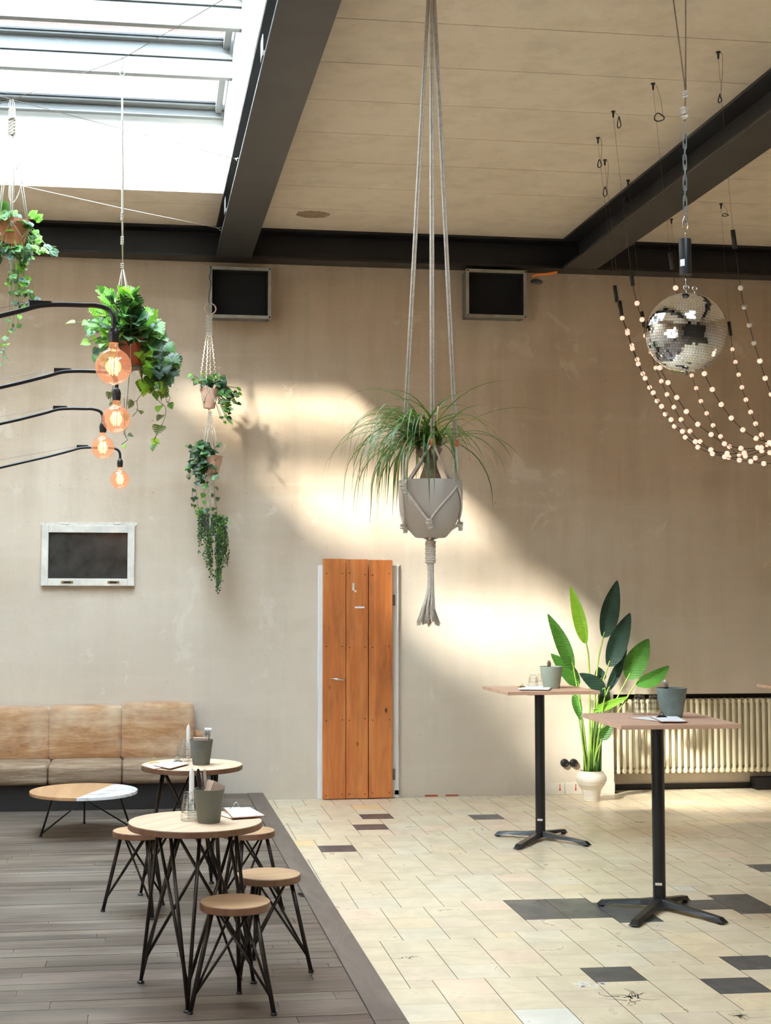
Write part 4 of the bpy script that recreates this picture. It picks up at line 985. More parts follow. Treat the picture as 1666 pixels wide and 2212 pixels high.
# --- leaves
def basis(d, n):
    d = V(d).normalized(); n = V(n); s_ = d.cross(n)
    s_ = s_.normalized() if s_.length > 1e-5 else d.cross(V((1, 0, .1))).normalized(); return d, s_, s_.cross(d).normalized()
SHAPES = {
 'heart': [(0, .10), (.05, .34), (.16, .47), (.34, .50), (.55, .40), (.76, .22), (.9, .09), (1, 0)],
 'oval': [(0, .04), (.15, .26), (.4, .38), (.65, .32), (.87, .14), (1, 0)],
 'tiny': [(0, .1), (.4, .5), (.8, .3), (1, 0)],
 'monstera': [(-.10, .18), (-.02, .46), (.10, .58), (.19, .60), (.215, .16), (.26, .60), (.38, .56), (.41, .13), (.46, .52), (.57, .44), (.60, .10), (.65, .38), (.76, .27), (.79, .06), (.84, .17), (1.0, 0)],
}
def leaf(b, p, d, n, L, kind='heart', m=0, fold=.25, droop=.25):
    d, s_, n = basis(d, n); sh = SHAPES[kind]; vs = []
    for u, w in sh:
        c = V(p)+d*(u*L)-n*(droop*L*u*u*.5); hw = w*L
        vs += [c+s_*hw+n*hw*fold, c, c-s_*hw+n*hw*fold]
    fs = []
    for i in range(len(sh)-1): a = i*3; fs += [(a, a+1, a+4, a+3), (a+1, a+2, a+5, a+4)]
    b.add(vs, fs, m, False if kind == 'tiny' else True)
def ivy_leaf(b, p, d, n, L, m=0):
    "five leaflets joined at the base"
    d, s_, n = basis(d, n)
    for a, k in ((-1.25, .55), (-.62, .8), (0, 1), (.62, .8), (1.25, .55)):
        dd = d*cos(a)+s_*sin(a); leaf(b, p, dd, n+V((0, 0, .05)), L*k, 'oval', m, .2, .3)
def vine(stem, lv, pts, mats, L, kind, step, jit=1.0, sr=.0016, ivy=False):
    ps = bez(pts, 8); acc = 0; side = 1; stem.tube(ps, sr, 5)
    for i in range(1, len(ps)):
        acc += (ps[i]-ps[i-1]).length
        if acc > step:
            acc = 0; side = -side; t = (ps[i]-ps[i-1]).normalized()
            o = V((random.uniform(-1, 1), random.uniform(-1.2, .6), random.uniform(-.8, .35))).normalized()
            pet = ps[i]+o*L*.45*jit; stem.tube([ps[i], pet], sr*.7, 4)
            n = V((random.uniform(-.5, .5), -random.uniform(.2, 1), random.uniform(.2, 1))); LL = L*random.uniform(.7, 1.2); mm = random.choice(mats)
            (ivy_leaf(lv, pet, o+V((0, 0, -.5)), n, LL, mm) if ivy else leaf(lv, pet, o+V((0, 0, -.55)), n, LL, kind, mm))
def mound(lv, st, c, R_, n, L, kind, mats, zs=.7, ivy=False, front=True):
    for k in range(n):
        a = random.uniform(0, 2*pi); e = random.uniform(-.25, 1.45); o = V((cos(a)*cos(e), sin(a)*cos(e), sin(e)*zs)); p = V(c)+V((o.x*R_, o.y*R_, o.z*R_))*random.uniform(.55, 1)
        if st is not None: st.tube([V(c), lerp(c, p, .6)+V((0, 0, .02)), p], .0014, 4)
        n_ = V((o.x*.6, o.y*.6-.25, .9)); LL = L*random.uniform(.75, 1.2); dd = o+V((random.uniform(-.4, .4), random.uniform(-.4, .4), random.uniform(-.6, .2))); mm = random.choice(mats)
        (ivy_leaf(lv, p, dd, n_, LL, mm) if ivy else leaf(lv, p, dd, n_, LL, kind, mm))
LM = ['leaf_dark', 'leaf_mid', 'leaf_bright', 'leaf_grey', 'leaf_olive']
# --- monstera on the long cord (D 7.5)
random.seed(31); D = 7.5; A = lambda x, y, dd=0: at(x, y, D+dd)
c = A(284, 745); k = F/D; base = A(284, 792)
r = thing('monstera_plant', 'bushy split-leaf plant in a red terracotta pot, behind the nearest lamp bulb', 'potted plant', tuple(base))
b = MB(); b.lathe([(0, 0), (.058, 0), (.085, .12), (.088, .12), (.09, .15), (.083, .15), (.078, .12), (.05, .01), (0, .01)], tuple(base), 32); b.build('pot_body', 'red_terracotta', r)
b = MB(); b.lathe([(0, .135), (.08, .13)], tuple(base), 20); b.build('soil', 'soil', r)
b = MB(); b.lathe([(0, -.012), (.062, -.012), (.07, -.002), (.065, -.002), (0, -.006)], tuple(base), 28); b.build('saucer', 'concrete_pot', r)
lv, st = MB(), MB(); cen = base+V((0, 0, .14))
clusters = [((240, 660), 9, .085, 1), ((275, 655), 10, .095, 1), ((215, 700), 8, .075, 2), ((250, 700), 12, .095, 0), ((290, 690), 16, .10, 0), ((320, 705), 14, .10, 1), ((340, 745), 14, .10, 0), ((352, 780), 12, .09, 0), ((320, 770), 13, .09, 1), ((330, 810), 12, .085, 4), ((362, 800), 7, .08, 0), ((305, 725), 10, .09, 0), ((235, 740), 8, .07, 2), ((225, 770), 6, .065, 1), ((198, 712), 4, .055, 2), ((345, 835), 6, .07, 4), ((312, 815), 5, .07, 2), ((265, 735), 6, .07, 1), ((262, 690), 12, .085, 1), ((285, 715), 12, .085, 0), ((300, 700), 10, .08, 0), ((245, 720), 8, .075, 1), ((330, 765), 10, .075, 4), ((340, 800), 10, .075, 0), ((210, 715), 8, .065, 2), ((230, 755), 6, .06, 2), ((285, 660), 8, .085, 0)]
for (x, y), n_, L, mm in clusters:
    for q in range(int(n_*1.6)):
        p = A(x+random.gauss(0, 10), y+random.gauss(0, 12), random.uniform(-.16, .08)); d = (p-cen).normalized()+V((random.uniform(-.5, .5), -.25, random.uniform(-.9, .1)))
        st.tube([cen, lerp(cen, p, .5)+V((0, 0, .04)), p], .0016, 4); mats_ = {0: [0, 0, 1, 1, 3], 1: [1, 1, 0, 2, 2], 2: [2, 2, 1], 4: [4, 1, 2, 0]}[mm]
        leaf(lv, p, d, V((random.uniform(-.5, .5), -random.uniform(.3, 1.1), random.uniform(.3, 1))), L*random.uniform(.6, 1.1)*.82, 'monstera', random.choice(mats_), .18, .5)
for pts, L in ((((300, 800), (309, 830), (307, 850), (296, 865), (297, 885), (286, 900)), .05), (((335, 810), (345, 840), (340, 862), (357, 880), (355, 905), (340, 935), (333, 952), (345, 958)), .055), (((352, 820), (356, 850), (362, 870), (368, 858)), .045), (((250, 790), (245, 830), (240, 855), (238, 875)), .055), (((268, 860), (270, 935), (275, 950), (262, 960)), .03)):
    vine(st, lv, [A(*q, -.03) for q in pts], [2, 4, 1, 4], L, 'monstera', .055, 1.1)
for q in ((232, 635), (270, 632), (246, 638)): leaf(lv, A(*q), (-.8 if q[0] < 250 else .8, -.3, .2), (0, -1, .6), .07, 'monstera', 2, .1, .2)
lv.build('foliage', LM, r); st.build('stems', 'stem_brown', r)
r = thing('macrame_hanger', 'long thin white cord hanger of the bushy split-leaf plant, on a steel hook', 'plant hanger', tuple(A(264, 165)))
hk = A(264, 125); b = MB(); b.tube(bez([hk+V((-.010, 0, -.012)), hk+V((-.006, 0, 0)), hk+V((.004, 0, .002)), hk+V((.010, 0, -.012)), hk+V((.002, 0, -.045)), hk+V((-.004, 0, -.068)), hk+V((.004, 0, -.078)), hk+V((.013, 0, -.066))], 6), .0022, 6); b.build('hook', 'grey_metal', r)
b = MB(); b.torus(A(264, 158), .0125, .0025, (1, 0, 0), (0, 0, 1), 18, 6); b.build('ring', 'rope', r)
b = MB(); pt, pm = A(264, 163), A(265, 575)
for i, (ox, oy) in enumerate(((-.004, 0), (.004, 0), (0, .005), (0, -.005))):
    o = V((ox, oy, 0)); b.tube([pt+o*.5, lerp(pt, pm, .3)+o*1.3+V((.002*(-1)**i, 0, 0)), lerp(pt, pm, .7)+o, pm], .0027, 6)
for z in list(range(460, 478, 3))+list(range(512, 530, 3))+[570, 574, 578]: b.torus(A(264, z), .0065, .0035, (1, 0, .2), (0, 1, .2), 12, 6)
b.build('cords', 'rope', r)
b = MB()
for x, dy in ((243, -.06), (258, .085), (283, -.09), (292, .03)):
    q = A(x, 690, dy); b.tube([pm, q], .0024, 6); e = V((base.x+(q.x-base.x)*.98, D+dy, base.z+.10)); b.tube([q, e], .0024, 6); b.tube([e, V((base.x+(e.x-base.x)*.5, D+dy*.6, base.z-.02)), V((base.x-.01, D, base.z-.035))], .0024, 6)
b.tube([V((base.x-.01, D, base.z-.03)), A(268, 940)], .0035, 6); b.tube([V((base.x-.01, D, base.z-.03)), A(271, 905)], .003, 6); b.build('net_cords', 'rope', r)

# --- ivy-like plant at the upper left (D 8.15)
random.seed(41); D = 8.15; base = A(28, 532); k = F/D
r = thing('ivy_plant', 'trailing plant with five-part leaves in a terracotta pot, upper left corner', 'potted plant', tuple(base))
b = MB(); b.lathe([(0, 0), (.062, 0), (.088, .105), (.094, .105), (.098, .145), (.088, .145), (.083, .11), (.055, .01), (0, .01)], tuple(base), 32); b.build('pot_body', 'terracotta', r)
b = MB(); b.lathe([(0, .13), (.085, .125)], tuple(base), 20); b.build('soil', 'soil', r)
lv, st = MB(), MB(); cen = base+V((0, 0, .14))
for (x, y), n_, L, mm in (((10, 465), 9, .062, [1, 2]), ((30, 468), 8, .060, [1, 3, 2]), ((50, 480), 6, .06, [3, 1]), ((20, 490), 5, .055, [1, 2]), ((-10, 480), 8, .06, [1, 2]), ((12, 535), 12, .06, [0, 1, 0]), ((40, 540), 8, .06, [1, 0, 3]), ((68, 530), 8, .05, [1, 2]), ((55, 560), 12, .05, [1, 0, 2]), ((40, 580), 10, .045, [1, 0, 2]), ((100, 535), 3, .05, [2, 3]), ((78, 510), 4, .045, [1, 2]), ((20, 605), 5, .045, [1, 2]), ((50, 610), 10, .038, [0, 1, 2]), ((35, 630), 8, .036, [1, 2, 4]), ((60, 640), 5, .036, [0, 1]), ((45, 655), 6, .034, [1, 0]), ((-15, 545), 8, .06, [0, 1])):
    for q in range(n_):
        p = A(x+random.gauss(0, 7), y+random.gauss(0, 8), random.uniform(-.11, .06)); d = V((p.x-cen.x, p.y-cen.y, 0)).normalized()*.5+V((random.uniform(-.6, .6), -.3, random.uniform(-1, .2)))
        st.tube([lerp(cen, p, .45 if y < 570 else .8)+V((0, 0, .02)), p], .0014, 4); ivy_leaf(lv, p, d, V((random.uniform(-.5, .5), -random.uniform(.4, 1.1), random.uniform(.3, 1))), L*random.uniform(.8, 1.15), random.choice(mm))
for q, mm in (((78, 476), 2), ((66, 468), 2)): ivy_leaf(lv, A(*q, -.05), (.5, -.2, .5), (0, -1, .5), .055, mm)
vine(st, lv, [A(*q, -.05) for q in ((60, 545), (90, 540), (105, 532), (122, 533))], [1, 2], .03, 'oval', .05, .8, ivy=True)
vine(st, lv, [A(*q, -.06) for q in ((30, 560), (30, 620), (22, 680), (15, 720), (10, 750), (5, 790))], [3, 2, 1], .032, 'oval', .045, 1, ivy=True)
vine(st, lv, [A(*q, -.06) for q in ((30, 680), (28, 700), (12, 735), (2, 745), (12, 765), (20, 780))], [3, 2], .026, 'oval', .04, .8, ivy=True)
vine(st, lv, [A(*q, -.06) for q in ((50, 640), (40, 690), (33, 715))], [2, 1], .03, 'oval', .05, .8, ivy=True)
lv.build('foliage', LM, r); st.build('stems', 'stem_green', r)
r = thing('macrame_hanger', 'knotted cream macrame hanger of the five-part-leaf plant, upper left corner', 'plant hanger', tuple(A(25, 215)))
b = MB()
for o in (-.012, -.004, .005, .013): b.tube(bez([A(25, 236)+V((o*.6, 0, 0)), A(25, 225)+V((o*1.3, 0, 0)), A(25, 214.5)+V((o*.5, 0, 0))], 5), .0022, 6)
b.build('hanging_loop', 'rope', r)
b = MB()
for y in range(237, 257, 3): b.torus(A(26, y), .016, .0055, (1, 0, .2), (0, .6, .1), 16, 6)
for y in range(258, 292, 7):
    for o in (-.015, .013): b.torus(A(26, y)+V((o, 0, 0)), .008, .0045, (1, 0, .3), (0, .6, .2), 12, 6)
    b.torus(A(26, y+3), .009, .004, (1, 0, .1), (0, .6, .3), 12, 6)
for o in (-.016, -.006, .005, .015): b.tube([A(26, 237)+V((o, 0, 0)), A(26, 292)+V((o, 0, 0))], .0032, 6)
b.build('knotted_band', 'rope', r)
b = MB()
for (x0, x1, dy) in ((20, -4, -.02), (32, 60, -.03), (24, 25, -.10), (28, 28, .09)):
    for s_ in (-1, 1): e = A(x1, 488, dy); b.tube([A(x0, 290)+V((s_*.003, 0, 0)), lerp(A(x0, 290), e, .5)+V((s_*.006, 0, 0)), e+V((s_*.004, 0, 0))], .0032, 6)
b.tube(bez([A(33, 335), A(42, 352), A(24, 385), A(19, 420), A(25, 437), A(35, 430), A(47, 395), A(44, 370), A(30, 345)], 6), .003, 6)
b.build('cords', 'rope', r)
b = MB(); bt = V((base.x, D, base.z-.02))
for a in range(4):
    q = RAD(45+90*a); u_p = V((base.x+.098*cos(q-.78), D+.098*sin(q-.78), base.z+.12)); lo = V((base.x+.078*cos(q), D+.078*sin(q), base.z+.04)); u2 = V((base.x+.098*cos(q+.78), D+.098*sin(q+.78), base.z+.12))
    b.tube([u_p, lo, bt], .003, 6); b.tube([u2, lo], .003, 6)
for o in (-.008, 0, .008): b.tube([bt, A(24, 600)+V((o, 0, 0)), A(26, 680)+V((o*2, 0, 0))], .0035, 6)
for y in (555, 560, 565): b.torus(A(25, y), .014, .004, n=14)
b.build('net_cords', 'rope', r)

# --- the three-tier hanger near the back wall
D = 11.93; random.seed(51)
r = thing('macrame_hanger', 'three-tier knotted white macrame hanger with a wooden ring, below the left duct', 'plant hanger', tuple(A(455, 665)))
b = MB(); b.torus(A(454.5, 667), .047, .0062, (1, 0, 0), (0, .15, 1), 36, 8); b.build('ring', 'napkin', r)
b = MB(); b.tube(bez([A(456, 578), A(455, 590), A(452, 600), A(456, 612), A(451, 645), A(453, 657)], 5), .003, 6); b.build('hook_wire', 'black_metal', r)
b = MB()
for y in range(681, 727, 4):
    for o in (-.017, 0, .017): b.torus(A(452, y+(2 if o == 0 else 0))+V((o, 0, 0)), .0085, .0045, (1, 0, .2), (0, .5, .2), 10, 5)
b.build('knotted_band', 'rope', r)
def tierset(b, y0, y1, x0s, x1s, r_=.0035, knots=True):
    for x0, x1, dy in zip(x0s, x1s, (-.03, -.07, .06, .02)):
        p, q = A(x0, y0), A(x1, y1, dy); b.tube([p, q], r_, 6)
        if knots:
            n_ = int((q-p).length/.018)
            for i in range(2, n_): 
                if i*.018 > .05: b.ball(lerp(p, q, i/n_)+V((.0035*(-1)**i, 0, 0)), .0068, 6, 0, (1, 1, .8))
b = MB(); tierset(b, 727, 812, (446, 450, 454, 457), (434, 446, 455, 466)); tierset(b, 812, 845, (434, 446, 455, 466), (432, 448, 455, 470), knots=False); b.build('upper_cords', 'rope', r)
b = MB()
for y in range(890, 925, 4):
    for o in (-.022, 0, .022): b.torus(A(453, y+(2 if o == 0 else 0))+V((o*(.3 if y < 898 else .5+(y-898)/50), 0, 0)), .0075, .0035, (1, 0, .2), (0, .5, .2), 10, 5)
tierset(b, 922, 972, (446, 451, 457, 462), (437, 443, 464, 471), .0033, False); b.build('middle_cords', 'rope', r)
b = MB()
for y in range(1022, 1072, 5): b.ball(A(454, y)+V((.004*(-1)**y, 0, 0)), .018, 8, 0, (1, .6, .9))
tierset(b, 1070, 1125, (452, 454, 456, 458), (438, 445, 462, 470), .003, False); b.build('lower_cords', 'rope', r)
def small_pot(px, pyt, pyb, w, mat, name, label):
    bs = A(px, pyb); kk = F/D; h = (pyb-pyt)/kk; rt = w/2/kk
    rr = pot(name, label, 'potted plant', bs, rt, rt*.62, h, mat, soil=.85); return rr, bs, h, rt
r1, bs, h1, rt1 = small_pot(452, 840, 882, 39, 'pink_terracotta', 'trailing_plant', 'leafy plant in a pale terracotta pot, topmost of the three-tier hanger')
b = MB()
for a in range(4):
    q = RAD(45+90*a); up_ = V((bs.x+(rt1+.006)*cos(q-.78), D+(rt1+.006)*sin(q-.78), bs.z+h1)); lo = V((bs.x+rt1*.88*cos(q), D+rt1*.88*sin(q), bs.z+h1*.35)); u2 = V((bs.x+(rt1+.006)*cos(q+.78), D+(rt1+.006)*sin(q+.78), bs.z+h1))
    b.tube([up_, lo, V((bs.x, D, bs.z-.02))], .003, 6); b.tube([u2, lo], .003, 6); b.ball(lo, .008, 8)
b.build('net_cords', 'rope', r)
lv, st = MB(), MB()
for (x, y), n_, L in (((440, 822), 8, .05), ((455, 815), 12, .055), ((470, 825), 12, .055), ((425, 822), 5, .042), ((420, 808), 2, .04), ((478, 845), 12, .055), ((488, 855), 10, .05), ((482, 872), 10, .05), ((500, 850), 7, .045), ((515, 843), 3, .04), ((490, 885), 8, .042), ((492, 905), 6, .042), ((478, 898), 3, .036), ((505, 868), 5, .042)):
    for q in range(n_):
        p = A(x+random.gauss(0, 5), y+random.gauss(0, 5), random.uniform(-.08, .05)); cen = bs+V((0, 0, h1)); st.tube([lerp(cen, p, .6)+V((0, 0, .02)), p], .0016, 4)
        leaf(lv, p, V((p.x-cen.x, -.04, random.uniform(-.12, .03))).normalized()+V((random.uniform(-.4, .4), 0, 0)), V((random.uniform(-.5, .5), -random.uniform(.4, 1), random.uniform(.3, 1))), L*random.uniform(.8, 1.15), 'heart', random.choice([0, 0, 1, 1, 3, 4]), .2, .4)
lv.build('foliage', LM, r1); st.build('stems', 'stem_brown', r1)
r2, bs, h2, rt2 = small_pot(458, 985, 1022, 46, 'pink_terracotta', 'trailing_plant', 'dark green heart-leaf plant spilling over its pot, middle of the three-tier hanger')
lv, st = MB(), MB(); cen = bs+V((0, 0, h2))
for (x, y), n_, L in (((440, 965), 16, .062), ((425, 972), 8, .05), ((450, 975), 14, .062), ((435, 990), 16, .06), ((418, 1005), 12, .045), ((445, 1005), 12, .06), ((430, 1020), 12, .052), ((410, 1022), 6, .036), ((468, 972), 4, .045), ((465, 1000), 7, .042), ((462, 1018), 5, .04), ((440, 1028), 6, .052), ((404, 968), 2, .03)):
    for q in range(int(n_*1.4)):
        p = A(x+random.gauss(0, 5.5), y+random.gauss(0, 6.5), random.uniform(-.11, .04)); st.tube([lerp(cen, p, .6)+V((0, 0, .02)), p], .0016, 4)
        leaf(lv, p, V((random.uniform(-1, .6), -.3, random.uniform(-1, .1))), V((random.uniform(-.5, .5), -random.uniform(.5, 1), random.uniform(.3, 1))), L*random.uniform(.8, 1.1), 'heart', random.choice([0, 0, 0, 1, 3, 4]), .15, .4)
for pts in (((424, 1020), (423, 1050), (426, 1080), (428, 1100)), ((441, 1025), (441, 1055), (444, 1085), (446, 1110)), ((415, 1055), (416, 1075), (420, 1100)), ((462, 1035), (463, 1060), (466, 1085), (469, 1110))): vine(st, lv, [A(*q, -.07) for q in pts], [0, 0, 4, 1], .048, 'heart', .06, .5)
lv.build('foliage', LM, r2); st.build('stems', 'stem_brown', r2)
r3, bs, h3, rt3 = small_pot(453, 1112, 1157, 32, 'concrete_pot', 'trailing_plant', 'plant with long curtains of tiny leaves, lowest of the three-tier hanger')
b = MB()
for a in range(3):
    q = RAD(30+120*a); b.tube([V((bs.x+rt3*1.1*cos(q), D+rt3*1.1*sin(q), bs.z+h3)), V((bs.x+rt3*.9*cos(q), D+rt3*.9*sin(q), bs.z+.03)), V((bs.x, D, bs.z-.012))], .0035, 6)
b.build('basket_cords', 'rope', r)
lv, st = MB(), MB(); cen = bs+V((0, 0, h3))
for (x0, y0, y1, sp, n_) in ((432, 1108, 1195, 7, 9), (438, 1112, 1170, 6, 6), (450, 1120, 1230, 6, 10), (452, 1145, 1252, 5, 8), (475, 1118, 1212, 10, 16), (484, 1122, 1225, 8, 12), (470, 1150, 1284, 6, 12), (473, 1180, 1262, 5, 8), (462, 1130, 1190, 6, 6)):
    for q in range(n_):
        x = x0+random.gauss(0, sp*.7); ye = y1+random.uniform(-38, 4); dy = random.uniform(-.08, .04)
        p0 = A(x0+(x-x0)*.4, y0+random.uniform(-8, 4), dy); p1 = A(x+random.uniform(-2, 2), ye, dy)
        st.tube([lerp(cen, p0, .75), p0, lerp(p0, p1, .5)+V((random.uniform(-.008, .008), 0, 0)), p1], .0009, 4)
        m_ = int((p1-p0).length/.011)
        for i in range(m_):
            p = lerp(p0, p1, i/m_)+V((random.uniform(-.012, .012), random.uniform(-.012, .012), 0)); leaf(lv, p, (random.uniform(-1, 1), random.uniform(-1, .4), random.uniform(-1, .3)), (random.uniform(-1, 1), -1, random.uniform(0, 1)), random.uniform(.011, .019), 'tiny', random.choice([0, 0, 0, 0, 1, 4]))
for (x, y) in ((433, 1108), (440, 1105), (470, 1122), (480, 1125), (455, 1118)): 
    for q in range(22): leaf(lv, A(x+random.gauss(0, 6), y+random.gauss(0, 4), random.uniform(-.07, .02)), (random.uniform(-1, 1), -.4, random.uniform(-1, .5)), (0, -1, .6), .026, 'heart', random.choice([0, 1, 1, 2]))
lv.build('foliage', LM, r3); st.build('stems', 'stem_green', r3)

# --- strelitzia in the white vase
random.seed(61); D = 11.86; base = A(1278, 1737); base = atz(1278, 1735, 0); base.y = D; base.x = at(1278, 1735, D).x; base.z = 0; kx = F/D
r = thing('large_leaf_plant', 'tall paddle-leaved plant in a white ribbed vase beside the radiator', 'potted plant', tuple(base))
pv = [(0, 0), (.066, 0), (.068, .006), (.072, .05), (.086, .10), (.118, .145), (.132, .178), (.133, .195), (.128, .214), (.112, .236), (.103, .243), (.104, .255), (.100, .258), (.096, .255), (.095, .23), (.06, .19), (0, .19)]
b = MB(); pr_v = []
for (a, z), (a2, z2) in zip(pv[:-1], pv[1:]):
    n_ = max(1, int(abs(z2-z)/.006)) if a > .06 and a2 > .06 else 1
    for q in range(n_): t = q/n_; pr_v.append((a+(a2-a)*t+(.0011*(-1)**q if n_ > 1 else 0), z+(z2-z)*t))
pr_v.append(pv[-1]); b.lathe(pr_v, tuple(base), 48); b.build('vase', 'cream_ceramic', r)
b = MB(); b.lathe([(0, .235), (.096, .233)], tuple(base), 20); b.build('soil', 'soil', r)
def Z6(x, y, dy): return at(1160+x/4.337, 1240+y/4.337, D+dy)
def paddle(tip, bs_, w, mat, dy0, dy1, root, bow=.06, fold=.35, bend=0.0, mid=None, skew=1.0):
    T_, B_ = Z6(*tip, dy1), Z6(*bs_, dy0); ax = T_-B_; L = ax.length; W = w/4.337/kx; N = 26
    toc = V((0, -1, .25)); d, s_, n = basis(ax, toc); b = MB(); vs = []; K = 5
    for i in range(N+1):
        u = i/N; ww = W/2*max(0, sin(pi*min(1, u)**.78))**.72*(1-.12*u); ww = max(ww, .0008)
        c = B_+ax*u+s_*(bend*L*sin(pi*u))-n*(bow*L*(u*u))+n*bow*L*u*.6
        for j in range(-K, K+1):
            v = j/K; k_ = ww*(skew if j > 0 else 2-skew)
            rip = .0016*sin(i*2.2+abs(v)*3)*abs(v); vs.append(c+s_*(k_*v)+n*(fold*abs(k_*v)+rip))
    Q = 2*K+1; fs = []
    for i in range(N):
        for j in range(Q-1): a = i*Q+j; fs.append((a, a+1, a+Q+1, a+Q))
    b.add(vs, fs, 0, True); lf = b.build('leaf', mat, r)
    b = MB(); R0 = Z6(*root, random.uniform(-.03, .03)); R0.z = .22
    m_ = Z6(*mid, dy0*.5) if mid else lerp(R0, B_, .55)+V((0, 0, .0)); b.tube(bez([R0, lerp(R0, m_, .5)*.5+lerp(R0, m_, .5)*.5, m_, B_, B_+ax*.12+n*.0], 7), [.0085]*7+[.007]*8+[.0055]*7+[.004]*7, 8) if False else b.tube(bez([R0, m_, B_, B_+ax*.12], 7), [.0095-.0055*q/21 for q in range(22)], 8)
    b.build('leaf_stem', 'stem_green', r)
    b = MB(); b.tube([B_-n*.002, B_+ax*.5-n*(bow*L*.25)+n*bow*L*.3+s_*(bend*L)-n*.002, T_-n*(bow*L*.4)-n*.001], [.0035, .0022, .0008], 6); b.build('midrib', mat, lf)
paddle((320, 108), (465, 655), 150, 'big_lime', -.02, 0, (500, 1870), mid=(490, 900), bend=.03, skew=.55)
paddle((757, 55), (620, 600), 190, 'big_dark', .0, .05, (510, 1870), mid=(560, 950), bend=-.05, skew=1.3)
paddle((107, 370), (345, 890), 165, 'big_green', -.05, -.1, (480, 1870), mid=(440, 1450), bend=.04, skew=.6)
paddle((877, 360), (665, 870), 200, 'big_dark', -.05, 0, (520, 1870), mid=(560, 1250), bend=-.05, skew=1.25)
paddle((135, 745), (395, 1050), 175, 'big_green', .03, .0, (470, 1870), mid=(430, 1450), bend=.04, skew=.8)
paddle((1050, 605), (845, 985), 235, 'big_green', .0, .0, (540, 1870), mid=(560, 1560), bend=-.02)
paddle((1243, 858), (920, 1035), 150, 'big_green', -.08, -.05, (520, 1870), mid=(590, 1600), bend=.05, skew=1.2)
paddle((848, 695), (660, 1100), 100, 'big_dark', .04, .06, (530, 1870), mid=(570, 1400))
paddle((398, 930), (640, 1100), 150, 'big_dark', -.10, -.14, (520, 1870), mid=(590, 1450), bow=.02)
paddle((575, 868), (600, 1010), 120, 'big_dark', .10, .12, (530, 1870), mid=(560, 1450))
paddle((410, 1370), (345, 1125), 100, 'big_green', -.02, -.04, (470, 1870), mid=(400, 1380), bow=.02)
paddle((857, 1150), (530, 1285), 85, 'big_lime', -.06, -.08, (510, 1870), mid=(510, 1560), bow=-.1, fold=.2)
paddle((700, 1405), (605, 1555), 115, 'big_green', -.05, -.1, (560, 1870), mid=(580, 1700), bow=.02, skew=.9)
paddle((660, 1060), (600, 1230), 130, 'big_dark', .05, .04, (530, 1870), mid=(560, 1500))
for x0, x1 in ((455, 440), (485, 500), (505, 520), (560, 580), (590, 600)):
    b = MB(); p, q = Z6(x0, 1870, random.uniform(-.03, .03)), Z6(x1, 1440, 0); p.z = .22; b.tube([p, lerp(p, q, .5), q], [.016, .013, .008], 8); b.build('stalk', random.choice(['stem_green', 'leaf_mid', 'stem_green']), r)

# ================================================================== mirror ball
random.seed(71); D = 5.8; c = at(1482, 719, D); Rb = 91/F*D*1.0
r = thing('mirror_ball', 'mirror-tiled ball hanging from a black motor on a chain', 'mirror ball', (c.x, c.y, c.z))
b = MB(); b.ball(c, Rb*.985, 48); b.build('core', 'grout', r)
b = MB(); rows = 44; tilt = M.Rotation(RAD(5), 3, 'Y') @ M.Rotation(RAD(4), 3, 'X')
for i in range(rows):
    t0 = pi*(i+.0)/rows; t1 = pi*(i+1)/rows; tm = (t0+t1)/2; n_ = max(4, int(round(2*pi*sin(tm)*rows/pi))); h = (t1-t0)*.5*.93
    for j in range(n_):
        if i < 1 or i > rows-2: continue
        q = 2*pi*(j+.5*(i % 2)*0)/n_; dq = pi/n_*.93; nn = V((sin(tm)*cos(q), sin(tm)*sin(q), cos(tm))); e1_ = V((-sin(q), cos(q), 0)); e2_ = nn.cross(e1_)
        w = Rb*sin(tm)*dq; hh = Rb*h; jt = nn+e1_*random.gauss(0, .012)+e2_*random.gauss(0, .012); jt.normalize(); a1 = e1_-jt*e1_.dot(jt); a2 = jt.cross(a1.normalized()); a1.normalize(); p = nn*Rb
        vs = [c+(tilt @ (p+a1*x*w+a2*y*hh)) for x, y in ((-1, -1), (1, -1), (1, 1), (-1, 1))]; b.add(vs, [(0, 1, 2, 3)])
b.build('mirror_tiles', 'mirror', r)
for px, s_ in ((1483, 1.0), (1501, .8)):
    p = at(px, 633, D); b = MB(); b.torus(p+V((0, 0, .024*s_)), .012*s_, .0022, (1, 0, 0), (0, .2, 1), 18, 6); b.tube([p+V((0, 0, -.012)), p+V((0, 0, .013*s_))], .0022, 6); b.build('eye_hook', 'chrome', r)
b = MB(); b.tube([c-V((0, 0, Rb*.97)), c-V((0, 0, Rb+.012))], .006, 8); b.build('bottom_pin', 'grey_metal', r)
mt, mb_ = at(1481, 517, D), at(1481, 594, D)
r = thing('ball_motor', 'black cylindrical motor above the mirror ball', 'motor', tuple(mb_))
b = MB(); h = mt.z-mb_.z; b.lathe([(0, 0), (.026, 0), (.0265, .003), (.0265, h-.003), (.026, h), (0, h)], tuple(mb_), 32); b.build('motor_body', 'black_plastic', r)
b = MB(); b.tube([mb_, at(1482.5, 622, D)], .002, 6); b.build('drive_wire', 'chrome', r)
b = MB()
for k in range(6):
    a0 = RAD(-165+k*8); a1 = RAD(-165+(k+1)*8); b.add([V((mb_.x+.0269*cos(a), mb_.y+.0269*sin(a), mb_.z+z)) for a, z in ((a0, .035), (a1, .035), (a1, .065), (a0, .065))], [(0, 1, 2, 3)])
b.build('sticker', 'paper', r)
r = thing('chain', 'steel link chain holding the mirror ball motor', 'chain', tuple(at(1480, 262, D)))
y = 268; k = 0
